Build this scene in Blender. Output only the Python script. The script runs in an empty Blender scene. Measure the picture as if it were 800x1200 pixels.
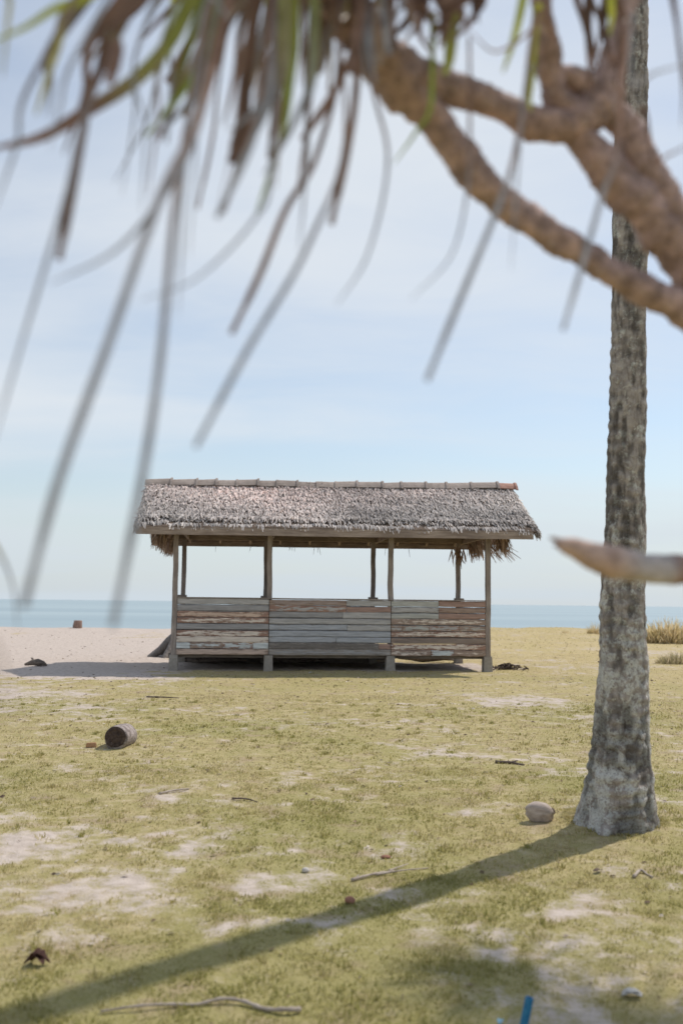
import bpy, math, random
import numpy as np
from mathutils import Vector, Matrix, Euler

random.seed(7)
rng = np.random.default_rng(11)
SC = bpy.context.scene
COL = SC.collection
R = math.radians

# ------------------------------------------------------------------ camera frame (800 x 1200 photograph)
F = 1125.0
CAM = Vector((0, 0, 1.5))
PITCH = math.atan(106.5 / F)
ROLL = math.atan(0.0115)
FW = Vector((0, math.cos(PITCH), math.sin(PITCH)))
UP0 = Vector((0, -math.sin(PITCH), math.cos(PITCH)))
RT = Vector((1, 0, 0)) * math.cos(ROLL) + UP0 * math.sin(ROLL)
UP = UP0 * math.cos(ROLL) - Vector((1, 0, 0)) * math.sin(ROLL)


def ray(px, py):
    return FW + RT * ((px - 400) / F) + UP * ((600 - py) / F)


def at(px, py, depth):
    """world point seen at a photo position at this distance along the view"""
    return CAM + ray(px, py) * depth


def gnd(px, py, z=0.0):
    r = ray(px, py)
    return CAM + r * ((z - CAM.z) / r.z)


# ------------------------------------------------------------------ numpy noise
def _hash(ix, iy, iz, seed):
    h = (ix.astype(np.int64) * 374761393 + iy.astype(np.int64) * 668265263 + iz.astype(np.int64) * 2147483647 + seed * 144665) & 0xFFFFFFFF
    h = ((h ^ (h >> 13)) * 1274126177) & 0xFFFFFFFF
    h = ((h ^ (h >> 16)) * 2246822519) & 0xFFFFFFFF
    return ((h ^ (h >> 15)) & 0xFFFFFF) / float(0xFFFFFF)


def vnoise(x, y, z=None, seed=0):
    x = np.asarray(x, float); y = np.asarray(y, float)
    z = np.zeros_like(x) if z is None else np.asarray(z, float)
    ix, iy, iz = np.floor(x), np.floor(y), np.floor(z)
    fx, fy, fz = x - ix, y - iy, z - iz
    fx, fy, fz = [t * t * (3 - 2 * t) for t in (fx, fy, fz)]
    out = 0
    for dx in (0, 1):
        for dy in (0, 1):
            for dz in (0, 1):
                w = (fx if dx else 1 - fx) * (fy if dy else 1 - fy) * (fz if dz else 1 - fz)
                out = out + w * _hash(ix + dx, iy + dy, iz + dz, seed)
    return out


def fbm(x, y, z=None, seed=0, octv=4, gain=0.5):
    a, t, s = 1.0, 0.0, 0.0
    for k in range(octv):
        q = 2.03 ** k
        t = t + a * vnoise(np.asarray(x) * q + 17.3 * k, np.asarray(y) * q + 9.1 * k, None if z is None else np.asarray(z) * q, seed + k)
        s += a
        a *= gain
    return t / s


# ------------------------------------------------------------------ objects and labels
def tag(o, label=None, cat=None, group=None, kind=None):
    if label: o['label'] = label
    if cat: o['category'] = cat
    if group: o['group'] = group
    if kind: o['kind'] = kind
    return o


def empty(name, loc, rz=0.0):
    o = bpy.data.objects.new(name, None)
    o.empty_display_size = 0.2
    o.location = loc
    o.rotation_euler = (0, 0, rz)
    COL.objects.link(o)
    return o


def link_mesh(name, me, mats, parent=None, smooth=False):
    for m in (mats if isinstance(mats, (list, tuple)) else [mats]):
        me.materials.append(m)
    if smooth:
        me.polygons.foreach_set('use_smooth', np.ones(len(me.polygons), bool))
    o = bpy.data.objects.new(name, me)
    COL.objects.link(o)
    if parent is not None:
        o.parent = parent
    return o


def np_mesh(name, V, faces, attrs=None):
    """V (n,3) array; faces list of (k,4)/(k,3) int arrays; attrs name -> (per-vertex floats or rgb)"""
    me = bpy.data.meshes.new(name)
    V = np.asarray(V, np.float32)
    me.vertices.add(len(V))
    me.vertices.foreach_set('co', V.ravel())
    loops = np.concatenate([np.asarray(f, np.int32).ravel() for f in faces if len(f)])
    sizes = np.concatenate([np.full(len(f), np.asarray(f).shape[1], np.int32) for f in faces if len(f)])
    starts = np.concatenate([[0], np.cumsum(sizes)[:-1]]).astype(np.int32)
    me.loops.add(len(loops))
    me.loops.foreach_set('vertex_index', loops)
    me.polygons.add(len(sizes))
    me.polygons.foreach_set('loop_start', starts)
    me.polygons.foreach_set('loop_total', sizes)
    for k, a in (attrs or {}).items():
        a = np.asarray(a, np.float32)
        if a.ndim == 1:
            me.attributes.new(k, 'FLOAT', 'POINT').data.foreach_set('value', a)
        else:
            c = np.ones((len(a), 4), np.float32); c[:, :3] = a
            me.attributes.new(k, 'FLOAT_COLOR', 'POINT').data.foreach_set('color', c.ravel())
    me.update(calc_edges=True)
    me.validate()
    return me


class MB:
    """collects shapes (with a tint per vertex) into one mesh"""
    def __init__(s):
        s.v = []; s.f = []; s.t = []; s.a = {}

    def add(s, verts, faces, tint=(0.5, 0.5, 0.5)):
        b = len(s.v)
        s.v.extend(tuple(v) for v in verts)
        s.f.extend(tuple(i + b for i in f) for f in faces)
        s.t.extend([tint] * len(verts) if not isinstance(tint, list) else tint)
        return s

    def box(s, c0, c1, tint=(0.5, 0.5, 0.5), jit=0.0, M=None):
        (x0, y0, z0), (x1, y1, z1) = c0, c1
        v = [Vector((x, y, z)) for z in (z0, z1) for (x, y) in ((x0, y0), (x1, y0), (x1, y1), (x0, y1))]
        if jit:
            v = [p + Vector([random.uniform(-jit, jit) for _ in range(3)]) for p in v]
        if M is not None:
            v = [M @ p for p in v]
        return s.add(v, [(3, 2, 1, 0), (4, 5, 6, 7), (0, 1, 5, 4), (1, 2, 6, 5), (2, 3, 7, 6), (3, 0, 4, 7)], tint)

    def bar(s, a, b, w, h, tint=(0.5, 0.5, 0.5), up=Vector((0, 0, 1)), nseg=1, wob=0.0):
        a, b = Vector(a), Vector(b)
        t = (b - a).normalized()
        sd = t.cross(up).normalized()
        u = sd.cross(t).normalized()
        vs = []; fs = []
        for i in range(nseg + 1):
            c = a.lerp(b, i / nseg)
            if wob and 0 < i < nseg + 1:
                c = c + sd * random.uniform(-wob, wob) + u * random.uniform(-wob, wob)
            k = 1 + random.uniform(-1, 1) * (wob * 4)
            for (p, q) in ((-1, -1), (1, -1), (1, 1), (-1, 1)):
                vs.append(c + sd * (p * w / 2 * k) + u * (q * h / 2 * k))
        for i in range(nseg):
            for j in range(4):
                fs.append((i * 4 + j, i * 4 + (j + 1) % 4, i * 4 + 4 + (j + 1) % 4, i * 4 + 4 + j))
        fs.append((3, 2, 1, 0)); n = nseg * 4
        fs.append((n, n + 1, n + 2, n + 3))
        return s.add(vs, fs, tint)

    def tube(s, pts, rad, seg=12, tint=(0.5, 0.5, 0.5), rough=0.0, freq=8.0, seed=0, flat=1.0, tints=None):
        pts = [Vector(p) for p in pts]
        n = len(pts)
        tg = [(pts[min(i + 1, n - 1)] - pts[max(i - 1, 0)]).normalized() for i in range(n)]
        ref = Vector((0, 0, 1)) if abs(tg[0].z) < 0.9 else Vector((1, 0, 0))
        u = (ref - tg[0] * ref.dot(tg[0])).normalized()
        V = []
        for i in range(n):
            u = (u - tg[i] * u.dot(tg[i])).normalized()
            w = tg[i].cross(u)
            for j in range(seg):
                a = 2 * math.pi * j / seg
                V.append(pts[i] + u * (math.cos(a) * rad[i] * flat) + w * (math.sin(a) * rad[i]))
        V = np.array([tuple(p) for p in V])
        if rough:
            C = np.repeat(np.array([tuple(p) for p in pts]), seg, 0)
            d = fbm(V[:, 0] * freq, V[:, 1] * freq, V[:, 2] * freq, seed, 3) - 0.5
            V = C + (V - C) * (1 + 2 * rough * d)[:, None]
        V = [tuple(p) for p in V]
        fs = []
        for i in range(n - 1):
            for j in range(seg):
                k = (j + 1) % seg
                fs.append((i * seg + j, i * seg + k, (i + 1) * seg + k, (i + 1) * seg + j))
        V.append(tuple(pts[0])); V.append(tuple(pts[-1]))
        c0, c1 = n * seg, n * seg + 1
        for j in range(seg):
            k = (j + 1) % seg
            fs.append((c0, k, j)); fs.append((c1, (n - 1) * seg + j, (n - 1) * seg + k))
        tl = tint
        if tints is not None:
            tl = [tints[i] for i in range(n) for _ in range(seg)] + [tints[0], tints[-1]]
        return s.add(V, fs, tl)

    def build(s, name, mats, parent=None, smooth=False):
        me = bpy.data.meshes.new(name)
        me.from_pydata(s.v, [], s.f)
        c = np.ones((len(s.v), 4), np.float32)
        c[:, :3] = np.array(s.t, np.float32)
        me.attributes.new('tint', 'FLOAT_COLOR', 'POINT').data.foreach_set('color', c.ravel())
        me.update()
        return link_mesh(name, me, mats, parent, smooth)


def crom(pts, n):
    """Catmull-Rom through pts, n samples (pts: tuples of any length)"""
    P = [np.array(p, float) for p in pts]
    P = [2 * P[0] - P[1]] + P + [2 * P[-1] - P[-2]]
    out = []
    m = len(P) - 3
    for i in range(n):
        t = i / (n - 1) * m
        k = min(int(t), m - 1); f = t - k
        a, b, c, d = P[k:k + 4]
        out.append(0.5 * ((2 * b) + (-a + c) * f + (2 * a - 5 * b + 4 * c - d) * f * f + (-a + 3 * b - 3 * c + d) * f ** 3))
    return out


# ------------------------------------------------------------------ materials
class NT:
    def __init__(s, name):
        s.m = bpy.data.materials.new(name)
        s.m.use_nodes = True
        s.t = s.m.node_tree
        s.t.nodes.clear()
        s.out = s.n('ShaderNodeOutputMaterial')

    def n(s, typ, ins=None, **props):
        nd = s.t.nodes.new(typ)
        for k, v in props.items():
            setattr(nd, k, v)
        for k, v in (ins or {}).items():
            if hasattr(v, 'is_output'):
                s.t.links.new(v, nd.inputs[k])
            else:
                nd.inputs[k].default_value = v
        return nd

    def attr(s, name, out='Fac'):
        return s.n('ShaderNodeAttribute', attribute_name=name).outputs[out]

    def coord(s, scale=(1, 1, 1), which='Object'):
        c = s.n('ShaderNodeTexCoord').outputs[which]
        return s.n('ShaderNodeMapping', {'Vector': c, 'Scale': scale}).outputs[0]

    def noise(s, vec, scale, detail=4, rough=0.55, dist=0.0):
        return s.n('ShaderNodeTexNoise', {'Vector': vec, 'Scale': scale, 'Detail': detail, 'Roughness': rough, 'Distortion': dist}).outputs['Fac']

    def ramp(s, fac, a, b, lo=0.0, hi=1.0):
        return s.n('ShaderNodeMapRange', {'Value': fac, 'From Min': a, 'From Max': b, 'To Min': lo, 'To Max': hi}, interpolation_type='SMOOTHSTEP').outputs[0]

    def math(s, op, a, b=0.0):
        return s.n('ShaderNodeMath', {0: a, 1: b}, operation=op).outputs[0]

    def mix(s, fac, a, b, blend='MIX'):
        nd = s.n('ShaderNodeMix', data_type='RGBA', blend_type=blend)
        for k, v in ((0, fac), (6, a), (7, b)):
            if hasattr(v, 'is_output'):
                s.t.links.new(v, nd.inputs[k])
            else:
                nd.inputs[k].default_value = v if k == 0 else (tuple(v) + (1,) if len(v) == 3 else v)
        return nd.outputs[2]

    def scale_col(s, col, k):
        """col * k (k socket or float)"""
        nd = s.n('ShaderNodeVectorMath', {0: col}, operation='SCALE')
        if hasattr(k, 'is_output'):
            s.t.links.new(k, nd.inputs['Scale'])
        else:
            nd.inputs['Scale'].default_value = k
        return nd.outputs[0]

    def bump(s, h, strength=0.4, dist=0.01):
        return s.n('ShaderNodeBump', {'Height': h, 'Strength': strength, 'Distance': dist}).outputs[0]

    def bsdf(s, col, rough=0.8, normal=None, spec=0.25):
        i = {'Base Color': col if hasattr(col, 'is_output') else tuple(col) + (1,), 'Roughness': rough, 'Specular IOR Level': spec}
        if normal is not None: i['Normal'] = normal
        return s.n('ShaderNodeBsdfPrincipled', i).outputs[0]

    def done(s, sh, trans=None, tfac=0.3):
        if trans is not None:
            tl = s.n('ShaderNodeBsdfTranslucent', {'Color': trans}).outputs[0]
            sh = s.n('ShaderNodeMixShader', {0: tfac, 1: sh, 2: tl}).outputs[0]
        s.t.links.new(sh, s.out.inputs[0])
        return s.m


def wood_mat(name, c0, c1, stretch=(6, 6, 6), rough=0.85):
    t = NT(name)
    v = t.coord(stretch)
    a = t.noise(v, 3.0, 6, 0.65)
    b = t.noise(t.coord((1, 1, 1)), 1.7, 3)
    col = t.mix(t.ramp(a, 0.3, 0.7), c0, c1)
    col = t.mix(t.ramp(b, 0.35, 0.7, 0, 0.5), col, tuple(0.62 * x for x in c0))
    return t.done(t.bsdf(col, rough, t.bump(a, 0.5, 0.006)))


def tint_mat(name, rough=0.85, var=0.35, scale=12, trans=0.0, bump=0.3, stretch=(1, 1, 1)):
    """colour from the 'tint' attribute, broken up by noise and per island"""
    t = NT(name)
    a = t.noise(t.coord(stretch), scale, 5, 0.6)
    rnd = t.n('ShaderNodeNewGeometry').outputs['Random Per Island']
    k = t.math('ADD', t.ramp(a, 0.25, 0.75, 1 - var, 1 + var), t.ramp(rnd, 0, 1, -var * 0.4, var * 0.4))
    col = t.scale_col(t.attr('tint', 'Color'), k)
    sh = t.bsdf(col, rough, t.bump(a, bump, 0.005))
    return t.done(sh, col, trans) if trans else t.done(sh)


# ------------------------------------------------------------------ world, sun, camera
SUN_H = Vector((0.775, 0.632)).normalized()
ELEV = R(53)
world = bpy.data.worlds.new("World")
SC.world = world
world.use_nodes = True
wt = world.node_tree
wt.nodes.clear()


def wn(typ, ins=None, **props):
    nd = wt.nodes.new(typ)
    for k, v in props.items(): setattr(nd, k, v)
    for k, v in (ins or {}).items():
        if hasattr(v, 'is_output'): wt.links.new(v, nd.inputs[k])
        else: nd.inputs[k].default_value = v
    return nd


sky = wn('ShaderNodeTexSky')
sky.sky_type = 'NISHITA'
sky.sun_disc = False
sky.sun_elevation = ELEV
sky.sun_rotation = math.atan2(SUN_H.x, SUN_H.y)
sky.altitude = 0
sky.air_density = 1.1
sky.dust_density = 0.6
sky.ozone_density = 1.0
geo = wn('ShaderNodeTexCoord').outputs['Generated']
sep = wn('ShaderNodeSeparateXYZ', {0: geo})
zz = wn('ShaderNodeMath', {0: sep.outputs[2], 1: 0.16}, operation='ADD').outputs[0]
zz = wn('ShaderNodeMath', {0: zz, 1: 0.02}, operation='MAXIMUM').outputs[0]
px_ = wn('ShaderNodeMath', {0: sep.outputs[0], 1: zz}, operation='DIVIDE').outputs[0]
py_ = wn('ShaderNodeMath', {0: sep.outputs[1], 1: zz}, operation='DIVIDE').outputs[0]
cvec = wn('ShaderNodeCombineXYZ', {0: px_, 1: py_, 2: 0.0}).outputs[0]
cmap = wn('ShaderNodeMapping', {'Vector': cvec, 'Scale': (0.5, 1.0, 1.0), 'Rotation': (0, 0, R(8)), 'Location': (0.35, 0.62, 0)}).outputs[0]
cn1 = wn('ShaderNodeTexNoise', {'Vector': cmap, 'Scale': 0.6, 'Detail': 5.0, 'Roughness': 0.46, 'Distortion': 0.35}).outputs['Fac']
cn2 = wn('ShaderNodeTexNoise', {'Vector': cmap, 'Scale': 3.2, 'Detail': 5.0, 'Roughness': 0.6, 'Distortion': 0.6}).outputs['Fac']
cmix = wn('ShaderNodeMath', {0: cn2, 1: 0.13, 2: cn1}, operation='MULTIPLY_ADD').outputs[0]
cfac = wn('ShaderNodeMapRange', {'Value': cmix, 'From Min': 0.47, 'From Max': 0.72, 'To Min': 0.22, 'To Max': 0.92}, interpolation_type='SMOOTHSTEP').outputs[0]
SKY_S = 0.102
cl = wn('ShaderNodeMix', data_type='RGBA')
wt.links.new(cfac, cl.inputs[0])
wt.links.new(sky.outputs[0], cl.inputs[6])
cl.inputs[7].default_value = (5.95, 6.3, 6.65, 1)
hz_f = wn('ShaderNodeMapRange', {'Value': sep.outputs[2], 'From Min': -0.02, 'From Max': 0.20, 'To Min': 0.85, 'To Max': 0.0}, interpolation_type='SMOOTHSTEP').outputs[0]
hzm = wn('ShaderNodeMix', data_type='RGBA')
wt.links.new(hz_f, hzm.inputs[0])
wt.links.new(cl.outputs[2], hzm.inputs[6])
hzm.inputs[7].default_value = (4.6, 5.25, 5.8, 1)
bg = wn('ShaderNodeBackground', {'Color': hzm.outputs[2], 'Strength': SKY_S})
wo = wn('ShaderNodeOutputWorld')
wt.links.new(bg.outputs[0], wo.inputs[0])

sl = bpy.data.lights.new('sun', 'SUN')
sl.energy = 2.65
sl.angle = R(0.9)
sl.color = (1.0, 0.94, 0.86)
so = bpy.data.objects.new('sun', sl)
COL.objects.link(so)
so.location = (8, 8, 14)
so.rotation_euler = Vector((-SUN_H.x * math.cos(ELEV), -SUN_H.y * math.cos(ELEV), -math.sin(ELEV))).to_track_quat('-Z', 'Y').to_euler()

cd = bpy.data.cameras.new('camera')
cam = bpy.data.objects.new('camera', cd)
COL.objects.link(cam)
M = Matrix((RT, UP, -FW)).transposed().to_4x4()
M.translation = CAM
cam.matrix_world = M
cd.sensor_fit = 'VERTICAL'
cd.sensor_height = 36
cd.sensor_width = 24
cd.lens = 36 * F / 1200
cd.clip_start = 0.05
cd.clip_end = 60000
cd.dof.use_dof = True
cd.dof.focus_distance = 11.5
cd.dof.aperture_fstop = 1.8
cd.dof.aperture_blades = 0
SC.camera = cam
SC.view_settings.view_transform = 'Standard'
SC.view_settings.look = 'None'
SC.view_settings.exposure = 0.36
SC.view_settings.gamma = 1.0
SC.view_settings.use_curve_mapping = False
SC.render.engine = 'CYCLES'
SC.cycles.use_denoising = True
SC.cycles.max_bounces = 6
SC.cycles.transparent_max_bounces = 8

# ------------------------------------------------------------------ ground
PATCH = [  # sandy patches: photo centre, half sizes, strength
    (140, 1060, 78, 30, 1.0), (62, 985, 60, 14, .8), (8, 1030, 40, 38, .8), (255, 1090, 62, 11, .9), (320, 1026, 66, 10, .95),
    (372, 1096, 55, 10, .75), (600, 822, 66, 8, 1.2), (440, 908, 95, 7, .62), (660, 1064, 62, 15, .9), (255, 971, 30, 8, .7),
    (152, 977, 30, 6, .7), (560, 954, 36, 7, .6), (478, 992, 44, 12, .65), (350, 984, 22, 8, .65), (598, 1098, 16, 6, .8), (545, 1038, 24, 9, .5),
    (30, 815, 110, 16, .7), (640, 890, 60, 5, .45), (720, 905, 70, 6, .45), (20, 1100, 60, 14, .5), (470, 1036, 44, 8, .45),
    (640, 778, 40, 6, .5), (760, 765, 40, 6, .6), (790, 855, 30, 8, .4), (520, 900, 40, 5, .5), (200, 1160, 60, 10, .3), (205, 1128, 30, 8, .35),
]
PG = []
for (x, y, w, h, s) in PATCH:
    c = gnd(x, y)
    PG.append((c.x, c.y, (gnd(x + w, y) - c).length, 0.5 * (gnd(x, y - h) - gnd(x, y + h)).length, s))
HUT0 = gnd(200, 785)
HUT1 = gnd(572, 786.5)


def sand_at(X, Y):
    X = np.asarray(X, float); Y = np.asarray(Y, float)
    n1 = fbm(X * 0.9, Y * 0.9, None, 3, 4)
    n2 = fbm(X * 4.5, Y * 4.5, None, 21, 4)
    s = (n1 - 0.50) * 1.0 + (n2 - 0.5) * 1.3 + (fbm(X * 14, Y * 14, None, 25, 2) - .5) * .5
    wx = X + (n2 - .5) * .5; wy = Y + (fbm(X * 3 + 50, Y * 3, None, 5, 3) - .5) * .7
    for (cx, cy, a, b, st) in PG:
        d = np.sqrt(((wx - cx) / a) ** 2 + ((wy - cy) / b) ** 2)
        s = s + st * 0.56 * np.clip(1.5 - d, 0, 1)
    # bare beach sand to the left of the shelter, running back to the shore
    left = np.clip((-2.75 - 0.025 * Y - X + (n1 - .5) * 2) / 1.0, 0, 1) * np.clip((Y - 17.6 + (n2 - .5) * 2.0) / 2.0, 0, 1)
    strawy = np.clip((fbm(X * .35, Y * .18, None, 77, 3) - .55) * 5, 0, 1) * np.clip((Y - 28) / 8, 0, 1)
    s = s + left * (1.5 - 1.3 * strawy)
    # trodden earth below and round the shelter
    u = (X - HUT0.x); v = (Y - HUT0.y - 0.1 * u)
    und = np.clip((v + 0.1) / 0.5, 0, 1) * np.clip((3.3 - v) / .5, 0, 1) * np.clip((u + .7) / .5, 0, 1) * np.clip((7.6 - u) / .5, 0, 1)
    return s + und * 0.9


PALM_XY = gnd(720, 966).xy


def crest_at(X):
    return 57.5 + 0.37 * np.clip(X, -40, 45) + 1.2 * (fbm(X * .35, X * 0 + 3.3, None, 9, 3) - .5)


def height_at(X, Y, sand=None):
    X = np.asarray(X, float); Y = np.asarray(Y, float)
    z = 0.05 * (fbm(X * .5, Y * .5, None, 31, 3) - .5) + 0.03 * (fbm(X * 2.6, Y * 2.6, None, 41, 3) - .5)
    z = z * np.clip((Y + 30) / 25, 0, 1)
    if sand is not None: z = z + .030 * (fbm(X * 6.5, Y * 6.5, None, 43, 3) - .5) * np.clip(sand * 1.6, 0, 1)
    dt = np.sqrt((X - PALM_XY[0]) ** 2 + (Y - PALM_XY[1]) ** 2)
    z = z + .07 * np.exp(-(dt / .42) ** 2) * (.6 + .8 * fbm(X * 5, Y * 5, None, 47, 2))
    z = z + 0.30 * (fbm(X * .22, Y * .22, None, 55, 3) - .5) * np.clip((Y - 34) / 12, 0, 1)
    e = np.clip(Y - crest_at(X), 0, None)
    return z - np.minimum(0.02 * e * e, 0.25 * e) * (e > 0) - 0.0


tt = np.linspace(-1, 1, 761)
gx = 0.78 * np.sinh(6.1 * tt)
rows = [-60, -40, -25, -15, -9, -5, -2, 0, 1, 1.6, 2.0, 2.3]
y = 2.5
while y < 26:
    rows.append(y); y += 0.0062 * y
while y < 90:
    rows.append(y); y += 0.22
rows += [92, 95, 100, 110, 130]
gy = np.array(rows)
GX, GY = np.meshgrid(gx, gy)
sa = sand_at(GX, GY)
gz = height_at(GX, GY, sa)
lush = fbm(GX * .6, GY * .6, None, 63, 4)
nr, nc = GX.shape


def _look(A, X, Y):
    X = np.asarray(X, float); Y = np.asarray(Y, float)
    i = np.clip(np.searchsorted(gx, X) - 1, 0, nc - 2); j = np.clip(np.searchsorted(gy, Y) - 1, 0, nr - 2)
    fx = np.clip((X - gx[i]) / (gx[i + 1] - gx[i]), 0, 1); fy = np.clip((Y - gy[j]) / (gy[j + 1] - gy[j]), 0, 1)
    return A[j, i] * (1 - fx) * (1 - fy) + A[j, i + 1] * fx * (1 - fy) + A[j + 1, i] * (1 - fx) * fy + A[j + 1, i + 1] * fx * fy


def gheight(X, Y): return _look(gz, X, Y)
def gsand(X, Y): return _look(sa, X, Y)
idx = np.arange(nr * nc).reshape(nr, nc)
quads = np.stack([idx[:-1, :-1], idx[:-1, 1:], idx[1:, 1:], idx[1:, :-1]], -1).reshape(-1, 4)
me = np_mesh('ground', np.stack([GX, GY, gz], -1).reshape(-1, 3), [quads], {'sand': sa.ravel(), 'lush': lush.ravel()})
t = NT('meadow soil and sand')
P = t.coord()
nf = t.noise(P, 60, 5, 0.65)
nm = t.noise(P, 9, 5, 0.6)
nl = t.noise(P, 0.8, 4, 0.55)
sep = t.n('ShaderNodeSeparateXYZ', {0: P})
far = t.ramp(sep.outputs[1], 9, 30)
nmid = t.noise(P, 2.6, 5, 0.62)
g = t.mix(t.ramp(nm, 0.35, 0.68), (0.325, 0.28, 0.115), (0.45, 0.37, 0.195))
g = t.mix(t.ramp(t.attr('lush'), 0.42, 0.66, 0, .7), g, (0.295, 0.268, 0.100))
g = t.mix(t.ramp(nf, 0.45, 0.72, 0, .4), g, (0.49, 0.41, 0.265))
g = t.mix(t.math('MULTIPLY', far, 0.65), g, (0.52, 0.405, 0.210))
g = t.mix(t.ramp(nmid, .5, .72, 0, .75), g, (0.37, 0.275, 0.195))
s_ = t.mix(t.ramp(nm, 0.3, 0.7), (0.46, 0.385, 0.33), (0.585, 0.50, 0.435))
s_ = t.mix(t.ramp(nf, 0.55, 0.75, 0, .5), s_, (0.33, 0.27, 0.20))
k = t.math('ADD', t.attr('sand'), t.ramp(nf, .2, .8, -.28, .28))
k = t.math('ADD', k, t.ramp(nm, .2, .8, -.22, .22))
col = t.mix(t.ramp(k, 0.10, 0.85), g, s_)
hgt = t.math('ADD', nf, t.math('MULTIPLY', nm, 2.0))
ground = link_mesh('ground', me, t.done(t.bsdf(col, 0.95, t.bump(hgt, 0.6, 0.015), 0.1)), None, True)
tag(ground, 'sandy meadow ground with yellow green grass and bare patches', 'ground', None, 'structure')

# ------------------------------------------------------------------ sea
S = 40000.0
sx = np.array([-S, -8000, -2000, -500, -150, -60, 0, 60, 150, 500, 2000, 8000, S])
sy = np.array([48.0, 80, 110, 200, 500, 1500, 5000, 15000, S])
XX, YY = np.meshgrid(sx, sy)
idx = np.arange(XX.size).reshape(XX.shape)
q = np.stack([idx[:-1, :-1], idx[:-1, 1:], idx[1:, 1:], idx[1:, :-1]], -1).reshape(-1, 4)
me = np_mesh('sea', np.stack([XX, YY, XX * 0 - 2.3], -1).reshape(-1, 3), [q])
t = NT('pale blue sea water')
w1 = t.noise(t.coord((0.25, 1.0, 1)), 0.5, 5, 0.6)
w2 = t.noise(t.coord((0.0025, 0.018, 1)), 1.0, 3, 0.5)
col = t.mix(t.ramp(w2, .35, .65), (0.275, 0.355, 0.385), (0.345, 0.425, 0.445))
sea = link_mesh('sea', me, t.done(t.bsdf(col, 0.45, t.bump(w1, 0.5, 0.4), 0.3)))
tag(sea, 'pale blue sea meeting the hazy horizon', 'sea', None, 'structure')

# ------------------------------------------------------------------ grass blades (stuff)
def scatter(y0, y1, n, hmin, hmax, wid, margin=1.25):
    Y = np.sqrt(rng.uniform(y0 * y0, y1 * y1, n))
    X = rng.uniform(-1, 1, n) * (0.36 * Y * margin + 0.5)
    s = gsand(X, Y)
    keep = rng.uniform(0, 1, n) > np.clip((s + 0.12) / 0.66, 0.12, .985)
    keep &= (Y < crest_at(X) + 1.5)
    X, Y, s = X[keep], Y[keep], s[keep]
    n = len(X)
    clump = fbm(X * 7, Y * 7, None, 90, 3)
    hgt = rng.uniform(hmin, hmax, n) * (0.45 + 1.1 * np.clip((clump - .3) * 2, 0, 1)) * np.clip(1.1 - np.clip(s, 0, 1) * .6, .4, 1)
    az = rng.uniform(0, 2 * np.pi, n)
    lean = rng.uniform(0.15, 1.1, n)
    dx, dy = np.cos(az), np.sin(az)
    wx, wy = -dy, dx
    w = wid * rng.uniform(.6, 1.4, n)
    z = gheight(X, Y) - 0.004
    base = np.stack([X, Y, z], -1)
    D = np.stack([dx, dy, dx * 0], -1); W = np.stack([wx, wy, wx * 0], -1); U = np.array([0, 0, 1.0])
    mid = base + U * (hgt * .6)[:, None] + D * (hgt * lean * .35)[:, None]
    tip = base + U * (hgt * (1 - .25 * lean))[:, None] + D * (hgt * lean)[:, None]
    V = np.stack([base - W * w[:, None] / 2, base + W * w[:, None] / 2, mid + W * w[:, None] * .4, mid - W * w[:, None] * .4, tip], 1)
    lush = fbm(X * .6, Y * .6, None, 63, 4)
    dry = np.clip(0.40 + (fbm(X * 2.3 + 9, Y * 2.3, None, 71, 3) - .5) * .9 + (0.55 - lush) * 1.6 + rng.normal(0, .22, n) + np.clip((Y - 8) / 20, 0, .65) + np.clip(s, 0, 1) * .25, 0, 1)
    return V, dry


VV, DD = [], []
for a in ((2.6, 5.5, 120000, .009, .026, .0045), (5.5, 9, 90000, .010, .028, .0065), (9, 16, 70000, .011, .030, .012), (16, 30, 42000, .010, .026, .022), (30, 72, 26000, .014, .045, .05)):
    v, d = scatter(*a)
    VV.append(v); DD.append(d)
def tufts(cx, cy, spread, n, h0, h1, w, dry0):
    a = rng.uniform(0, 2 * np.pi, n)
    r_ = np.abs(rng.normal(0, 1, n)) * spread if np.isscalar(spread) else rng.uniform(spread[0], spread[1], n)
    X = cx + np.cos(a) * r_; Y = cy + np.sin(a) * r_
    hgt = rng.uniform(h0, h1, n) * .8; lean = rng.uniform(.1, .8, n)
    D = np.stack([np.cos(a), np.sin(a), a * 0], -1); W = np.stack([-np.sin(a), np.cos(a), a * 0], -1); U = np.array([0, 0, 1.])
    base = np.stack([X, Y, gheight(X, Y) - .004], -1)
    mid = base + U * (hgt * .6)[:, None] + D * (hgt * lean * .35)[:, None]
    tip = base + U * (hgt * (1 - .3 * lean))[:, None] + D * (hgt * lean)[:, None]
    VV.append(np.stack([base - W * w / 2, base + W * w / 2, mid + W * w * .4, mid - W * w * .4, tip], 1))
    DD.append(np.clip(dry0 + rng.normal(0, .2, n), 0, 1))


tufts(PALM_XY[0], PALM_XY[1], (.22, .36), 1500, .02, .075, .005, .45)
for _ in range(420):
    ty = math.sqrt(rng.uniform(3.0 ** 2, 15 ** 2)); tx = rng.uniform(-1, 1) * (.42 * ty + .3)
    tufts(tx, ty, rng.uniform(.02, .07), int(rng.uniform(14, 46)), .015, .05, .0035 + .0006 * ty, rng.uniform(.1, .75))
VV = np.concatenate(VV); DD = np.concatenate(DD)
n = len(VV)
b = np.arange(n)[:, None] * 5
me = np_mesh('grass', VV.reshape(-1, 3), [b + np.array([[0, 1, 2, 3]]), b + np.array([[3, 2, 4]])], {'dry': np.repeat(DD, 5)})
t = NT('short meadow grass')
d = t.attr('dry')
c = t.mix(t.ramp(d, 0.0, 0.5), (0.285, 0.275, 0.085), (0.415, 0.36, 0.145))
c = t.mix(t.ramp(d, 0.45, 1.0), c, (0.54, 0.455, 0.265))
grass = link_mesh('grass', me, t.done(t.bsdf(c, 0.7, None, .2), c, .52))
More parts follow.
